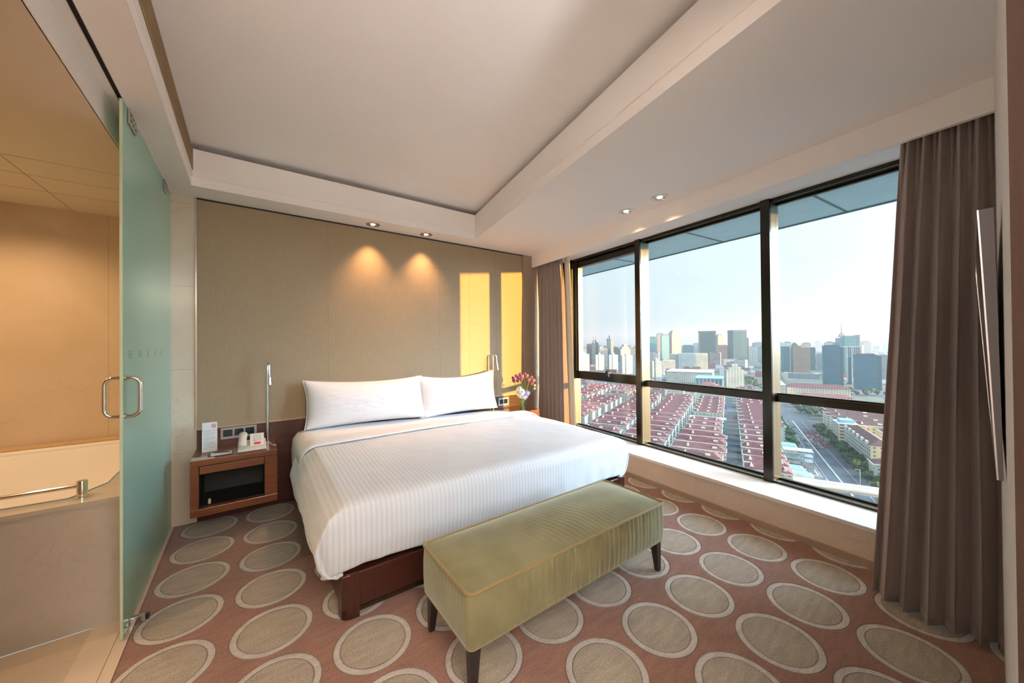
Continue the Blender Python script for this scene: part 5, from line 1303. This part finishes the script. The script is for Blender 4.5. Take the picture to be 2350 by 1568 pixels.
ST = dict(darkslab='dark2', darkspire='dark2', darkdome='dark2', slender='grey', stepped='grey', orange='gold', greylow='grey', greyblue='dark2', apt='apt', teal='teal', pinkgrey='pink', cyan='cyan', gold='gold', blueslab='blue', bluewhite='bstripe', darktower='dark', goldblue='gold', brownstripe='stripe', darkgold='dark',
          greybrown='brown', whitestripe='bstripe', whitegrid='white', paleblock='pale', steppedapt='apt', cyanstripe='teal', browngable='brown', podium='grey', spiretower='teal', whitefins='fins', bluegrid='blue', blueglass='blue')
for (nm, x, y, az, w, d, h, tw, st_) in TOW:
    o = root_at0('tower' if h > 60 else 'office_block', LB[nm], 'building')
    fm = FA[ST[st_]]; a, b = w/2, d/2
    if st_ in ('spiretower',):
        MB().box(-a*0.15, a, -b, b, 0, h*0.91).build('body', fm, o)
        MB().box(-a*0.55, -a*0.15, -b*0.9, b*0.9, 0, h*0.86).build('shoulder', fm, o); MB().box(-a*0.80, -a*0.55, -b*0.8, b*0.8, 0, h*0.76).build('shoulder', fm, o); MB().box(-a, -a*0.80, -b*0.7, b*0.7, 0, h*0.70).build('shoulder', fm, o)
        sp_ = MB(); sp_.hexa([(-a*0.45, -b*0.5, h*0.88), (a*0.05, -b*0.5, h*0.88), (a*0.05, b*0.5, h*0.88), (-a*0.45, b*0.5, h*0.88), (-a*0.24, -1, h), (-a*0.16, -1, h), (-a*0.16, 1, h), (-a*0.24, 1, h)]); sp_.build('pyramid', FA['grey'], o)
        MB().tube([(-a*0.2, 0, h*0.97), (-a*0.2, 0, h*1.10), (-a*0.2, 0, h*1.24)], [1.6, 0.9, 0.4], 6).build('spire', FA['steel'], o)
        MB().box(a-3, a+0.5, -b-0.5, b+0.5, 0, h*0.925).build('corner_fin', FA['gold'], o)
    elif st_ in ('stepped', 'steppedapt'):
        MB().box(-a, a, -b, b, 0, h*0.82).build('body', fm, o); MB().box(-a*0.72, a*0.72, -b*0.98, b*0.98, h*0.82, h*0.92).build('upper_tier', fm, o); MB().box(-a*0.35, a*0.35, -b*0.9, b*0.9, h*0.92, h*1.03).build('top_tier', fm, o)
    elif st_ == 'darkdome':
        MB().box(-a, a, -b, b, 0, h*0.97).build('body', fm, o); MB().lathe([(0, h*0.97), (a*0.9, h*0.97), (a*0.8, h*1.03), (a*0.45, h*1.08), (0, h*1.10)], 0, 0, 16).build('dome', FA['steel'], o); MB().tube([(0, 0, h*1.08), (0, 0, h*1.26)], [0.9, 0.4], 6).build('mast', FA['steel'], o)
    elif st_ == 'darkspire':
        MB().box(-a*0.8, a*0.8, -b, b, 0, h*0.96).build('body', fm, o); MB().lathe([(a*0.6, h*0.96), (a*0.3, h*1.06), (0.8, h*1.12), (0.3, h*1.28), (0, h*1.28)], 0, 0, 10).build('spire', FA['steel'], o)
    elif st_ == 'slender':
        MB().box(-a, a*0.1, -b, b, 0, h).build('body', FA['dark2'], o); MB().box(a*0.1, a, -b, b, 0, h*0.985).build('side_wing', FA['pink'], o); MB().lathe([(a*0.35, h), (a*0.25, h*1.04), (a*0.42, h*1.06), (a*0.3, h*1.11), (0, h*1.12)], -a*0.1, 0, 10).build('crown', FA['steel'], o)
    elif st_ in ('darktower', 'darkgold'):
        MB().box(-a, a, -b, b, 0, h*0.955).build('body', fm, o); MB().box(-a-0.6, a+0.6, -b-0.6, b+0.6, h*0.955, h).build('lid', FA['darkroof'], o)
    elif st_ == 'browngable':
        MB().box(-a, a, -b, b, 0, h).build('body', fm, o); MB().box(-a*0.95, -a*0.1, -b*0.7, b*0.7, h, h*1.07).build('roof_house', FA['brown'], o)
        q = MB(); q.hexa([(-a*1.0, -b*0.75, h*1.07), (-a*0.3, -b*0.75, h*1.07), (-a*0.3, b*0.75, h*1.07), (-a*1.0, b*0.75, h*1.07), (-a*0.66, -b*0.75, h*1.18), (-a*0.64, -b*0.75, h*1.18), (-a*0.64, b*0.75, h*1.18), (-a*0.66, b*0.75, h*1.18)]); q.build('gable', FA['darkroof'], o); MB().box(-a*0.05, a*0.6, -b*0.7, b*0.7, h, h*1.08).build('roof_box', FA['gold'], o)
    elif st_ == 'apt':
        MB().box(-a, -a*0.30, -b*0.85, b*0.85, 0, h*0.94).build('side_wing', fm, o); MB().box(a*0.30, a, -b*0.85, b*0.85, 0, h*0.94).build('side_wing', fm, o); MB().box(-a*0.30, a*0.30, -b, b, 0, h).build('body', fm, o); MB().box(-a*0.16, a*0.16, -b*0.4, b*0.4, h, h*1.05).build('roof_house', FA['trim'], o)
    elif st_ == 'whitefins':
        MB().box(-a*0.4, a, -b, b, h*0.72, h).build('upper_part', fm, o); MB().box(-a*0.4, a*0.1, -b*0.9, b*0.9, 0, h*0.72).build('body', FA['blue'], o)
        for q in (-0.44, 0.06): MB().box(a*q, a*q+2.2, -b-1.5, -b+0.5, 4, h*0.995).build('white_pier', FA['trim'], o)
        MB().box(-a, a*1.02, -b-1, b+1, h, h+1.6).build('roof_edge', FA['trim'], o)
    elif st_ in ('blueglass', 'bluegrid'):
        MB().box(-a, a*0.66, -b, b, 0, h).build('body', fm, o); MB().box(a*0.66, a, -b*0.8, b, 0, h*0.985).build('side_wing', FA['dark2'], o); MB().box(-a*0.8, a*0.5, -b*0.7, b*0.7, h, h+3).build('roof_plant', FA['darkroof'], o)
        MB().box(-a-0.3, a*0.68, -b-0.3, b+0.3, h-1, h+1).build('parapet', FA['darkroof'], o)
    elif st_ in ('whitegrid',):
        MB().box(-a*0.86, a*0.93, -b-0.4, -b+0.4, h*0.06, h*0.90).build('window_grid', FA['white'], o); MB().box(-a, a, -b, b, 0, h).build('body', FA['pale'], o)
    elif st_ == 'cyanstripe':
        MB().box(-a, a*0.8, -b, b, 0, h).build('body', fm, o); MB().box(a*0.8, a, -b-0.5, b, 0, h*1.01).build('white_edge', FA['trim'], o)
    elif st_ == 'gold':
        MB().box(-a, a, -b, b, 0, h*0.86).build('body', fm, o); MB().box(-a*0.86, a*0.86, -b*0.86, b*0.86, h*0.86, h*0.95).build('upper_tier', fm, o); MB().box(-a*0.6, a*0.6, -b*0.6, b*0.6, h*0.95, h).build('top_tier', fm, o)
    else:
        MB().box(-a, a, -b, b, 0, h*0.97).build('body', fm, o); MB().box(-a*0.7, a*0.7, -b*0.7, b*0.7, h*0.97, h).build('roof_house', FA['darkroof'] if ST[st_] != 'pale' else FA['pale'], o)
    place(o, x, y, -R(az)+R(tw) , GZ)
# ---- a jumble of smaller blocks out to the horizon
rr = random.Random(21)
fp = []
kinds = ['grey', 'apt', 'white', 'dark2', 'pink', 'pale']
fars = {}
SPOTS = []
def clash(x, y, r):
    for t in TOW:
        if math.hypot(t[1]-x, t[2]-y) < r+t[4]/2: return True
    for t in SPOTS:
        if math.hypot(t[0]-x, t[1]-y) < r: return True
    SPOTS.append((x, y)); return False
for k in range(170):
    az = rr.uniform(44, 85); dist = rr.uniform(1300, 3600) if k < 110 else rr.uniform(3600, 8000)
    if clash(math.sin(R(az))*dist, math.cos(R(az))*dist, 60): continue
    w, d, h = rr.uniform(22, 70), rr.uniform(16, 30), rr.choice((18, 24, 30, 36, 48, 60, 80)) if dist < 2600 else rr.choice((30, 45, 60, 80, 98))
    if dist < 1500: h = min(h, 30)
    if dist > 2400 and k % 4 == 0: h *= 1.15
    key = (rr.randrange(10))
    if key not in fars:
        o = root_at0('distant_block', 'small pale block in the hazy distance', 'building', 'distant blocks in the haze'); fm = FA[kinds[key % 6]]
        MB().box(-20, 20, -10, 10, 0, 40).build('body', fm, o); MB().box(-12, 12, -6, 6, 40, 42.5).build('roof_house', FA['darkroof'], o); fars[key] = o
    else: o = copy_tree(fars[key])
    o.location = (math.sin(R(az))*dist, math.cos(R(az))*dist, GZ); o.rotation_euler = (0, 0, -R(az)+R(rr.uniform(-25, 25))); o.scale = (w/40, d/20, h/42.5)
# low roofs and greenery too many to count
mb = MB()
for k in range(900):
    az = rr.uniform(44, 85); dist = 800*math.exp(rr.uniform(0, 2.3)); p = Vector((math.sin(R(az))*dist, math.cos(R(az))*dist, GZ)); s = rr.uniform(10, 28); q = rr.uniform(6, 12); h = rr.uniform(7, 20)
    if dist < 1150 and 50 < az < 84 or clash(p.x, p.y, 45): continue
    c, s_ = math.cos(GRID_ROT), math.sin(GRID_ROT)
    def T(a, b, z): return (p.x+a*c-b*s_, p.y+a*s_+b*c, GZ+z)
    mb.hexa([T(-s, -q, 0), T(s, -q, 0), T(s, q, 0), T(-s, q, 0), T(-s, -q*0.1, h), T(s, -q*0.1, h), T(s, q*0.1, h), T(-s, q*0.1, h)])
def jumble():
    m, n, b = mat('mixed_small_roofs'); setb(b, rough=0.9); t = N(n, 'TexCoord'); v = N(n, 'TexVoronoi', inp={'Scale': 0.03}); L(n, t.outputs['Object'], v.inputs['Vector']); s = N(n, 'SeparateXYZ'); L(n, v.outputs['Color'], s.inputs[0])
    r = N(n, 'ValToRGB'); cr = r.color_ramp; cr.interpolation = 'CONSTANT'
    P = [(0, (0.20, 0.085, 0.085)), (0.28, (0.34, 0.38, 0.38)), (0.45, (0.10, 0.13, 0.11)), (0.62, (0.24, 0.10, 0.10)), (0.78, (0.45, 0.50, 0.50)), (0.9, (0.16, 0.22, 0.25))]
    while len(cr.elements) < len(P): cr.elements.new(0.5)
    for e, (p, c) in zip(cr.elements, P): e.position = p; e.color = (*c, 1)
    L(n, s.outputs[0], r.inputs[0]); L(n, r.outputs[0], b.inputs['Base Color']); return m
tag(mb.build('distant_roofs', jumble()), 'carpet of small reddish roofs between the towers', 'roofs', kind='stuff')
# ---- trees
def tree_proto(seed, r, h):
    rnd = random.Random(seed); o = root_at0('street_tree', 'x', 'tree')
    MB().tube([(0, 0, 0), (0, 0, h*0.5)], [0.5, 0.3], 6).build('trunk', FA['bark'], o)
    m = MB()
    for k in range(9):
        a = rnd.uniform(0, 6.28); q = rnd.uniform(0, 0.55)*r; t = bmesh.new(); bmesh.ops.create_icosphere(t, subdivisions=2, radius=r*rnd.uniform(0.45, 0.7))
        for v in t.verts: v.co = v.co*(1+0.35*ns(v.co*0.9+Vector((seed, k, 0)), 1.0)); v.co.z *= 0.8; v.co += Vector((q*math.cos(a), q*math.sin(a), h*0.62+rnd.uniform(-0.2, 0.3)*r))
        m._merge(t)
    m.build('crown', FA['leaf'], o); return o
tp = []
def trees(spots, label, group, seed):
    rnd = random.Random(seed); first = [tree_proto(seed+k, 4.2, 9) for k in range(2)]; used = [0, 0]
    for i, (u, v) in enumerate(spots):
        k = i % 2
        o = first[k] if not used[k] else copy_tree(first[k]); used[k] = 1
        tag(o, label, 'tree', group); p = W2(u+rnd.uniform(-2, 2), v+rnd.uniform(-1.5, 1.5)); s = rnd.uniform(0.75, 1.25)
        o.location = (p.x, p.y, GZ); o.rotation_euler = (0, 0, rnd.uniform(0, 6)); o.scale = (s, s, s*rnd.uniform(0.85, 1.1))
trees([(322+k*8.5, 82+(k % 2)*4.5) for k in range(24)], 'green street tree along the far side of the avenue', 'trees on the far side of the avenue', 31)
trees([(408+k*10, 49+(k % 2)*2) for k in range(14)], 'green street tree along the near side of the avenue', 'trees on the near side of the avenue', 41)
trees([(600+rr.uniform(0, 85), 82+rr.uniform(0, 26)) for k in range(22)], 'tree of the small park beyond the crossing', 'park trees beyond the crossing', 51)
trees([(rr.uniform(830, 960), rr.uniform(172, 260)) for k in range(34)], 'tree of the wooded park below the blue office blocks', 'park trees below the blue offices', 61)
trees([(rr.uniform(850, 1150), rr.uniform(22, 62)) for k in range(34)], 'tree of the dark grove beside the stepped white tower', 'grove beside the stepped tower', 71)
trees([(606+rr.uniform(0, 12), -145-rr.uniform(0, 90)) for k in range(10)]+[(612+rr.uniform(0, 8), -100+rr.uniform(-30, 10)) for k in range(8)], 'tree between the maroon roofed blocks', 'trees between the maroon roofs', 81)
# ---- cars on the avenue
def car(m, label, group):
    o = root_at0('car', label, 'car', group); MB().box(-0.9, 0.9, -2.2, 2.2, 0.3, 0.95, 0.15).build('body', FA[m], o)
    MB().hexa([(-0.8, -1.3, 0.95), (0.8, -1.3, 0.95), (0.8, 1.2, 0.95), (-0.8, 1.2, 0.95), (-0.65, -0.7, 1.45), (0.65, -0.7, 1.45), (0.65, 0.8, 1.45), (-0.65, 0.8, 1.45)]).build('cabin', FA['cabin'], o); return o
c0 = car('red', 'red car queuing on the avenue', 'red cars queuing on the avenue'); c1 = car('whitecar', 'white car on the avenue', 'white cars on the avenue'); u0_ = [0, 0]
for lane, v in enumerate((68.5, 71.8, 75.2, 78.0)):
    for k in range(9):
        u = 428+k*8.2+rr.uniform(-1.5, 1.5)+lane*3; w = 0 if rr.random() < 0.72 else 1
        o = (c0, c1)[w] if not u0_[w] else copy_tree((c0, c1)[w]); u0_[w] = 1; p = W2(u, v); o.location = (p.x, p.y, GZ+0.2); o.rotation_euler = (0, 0, GRID_ROT)
for k in range(16):
    u = 400+k*11+rr.uniform(-3, 3); v = rr.choice((55, 60, 63)); o = copy_tree(c1 if rr.random() < 0.8 else c0); p = W2(u, v); o.location = (p.x, p.y, GZ+0.2); o.rotation_euler = (0, 0, GRID_ROT)
ln = root_at0('street_lamp', 'tall thin street lamp standing among the avenue trees', 'street lamp'); MB().tube([(0, 0, 0), (0, 0, 12)], 0.18, 6).build('pole', FA['trim'], ln); MB().tube([(0, 0, 12), (-2.5, 0, 12.3)], 0.14, 6).build('arm', FA['trim'], ln)
p = W2(326, 74); place(ln, p.x, p.y, GRID_ROT)

# ---- evening haze over the city
hz = MB().box(110, 15000, -260, 14000, GZ-20, 420)
hm = bpy.data.materials.new('evening_haze'); hm.use_nodes = True; n = hm.node_tree; n.nodes.clear()
o_ = N(n, 'OutputMaterial'); v_ = N(n, 'VolumeScatter', inp={'Color': (0.64, 0.86, 1.0, 1), 'Density': 0.00016, 'Anisotropy': 0.6}); L(n, v_.outputs[0], o_.inputs['Volume'])
hzo = hz.build('outside_haze', hm); tag(hzo, 'thin bluish evening haze over the city', 'haze', kind='stuff')
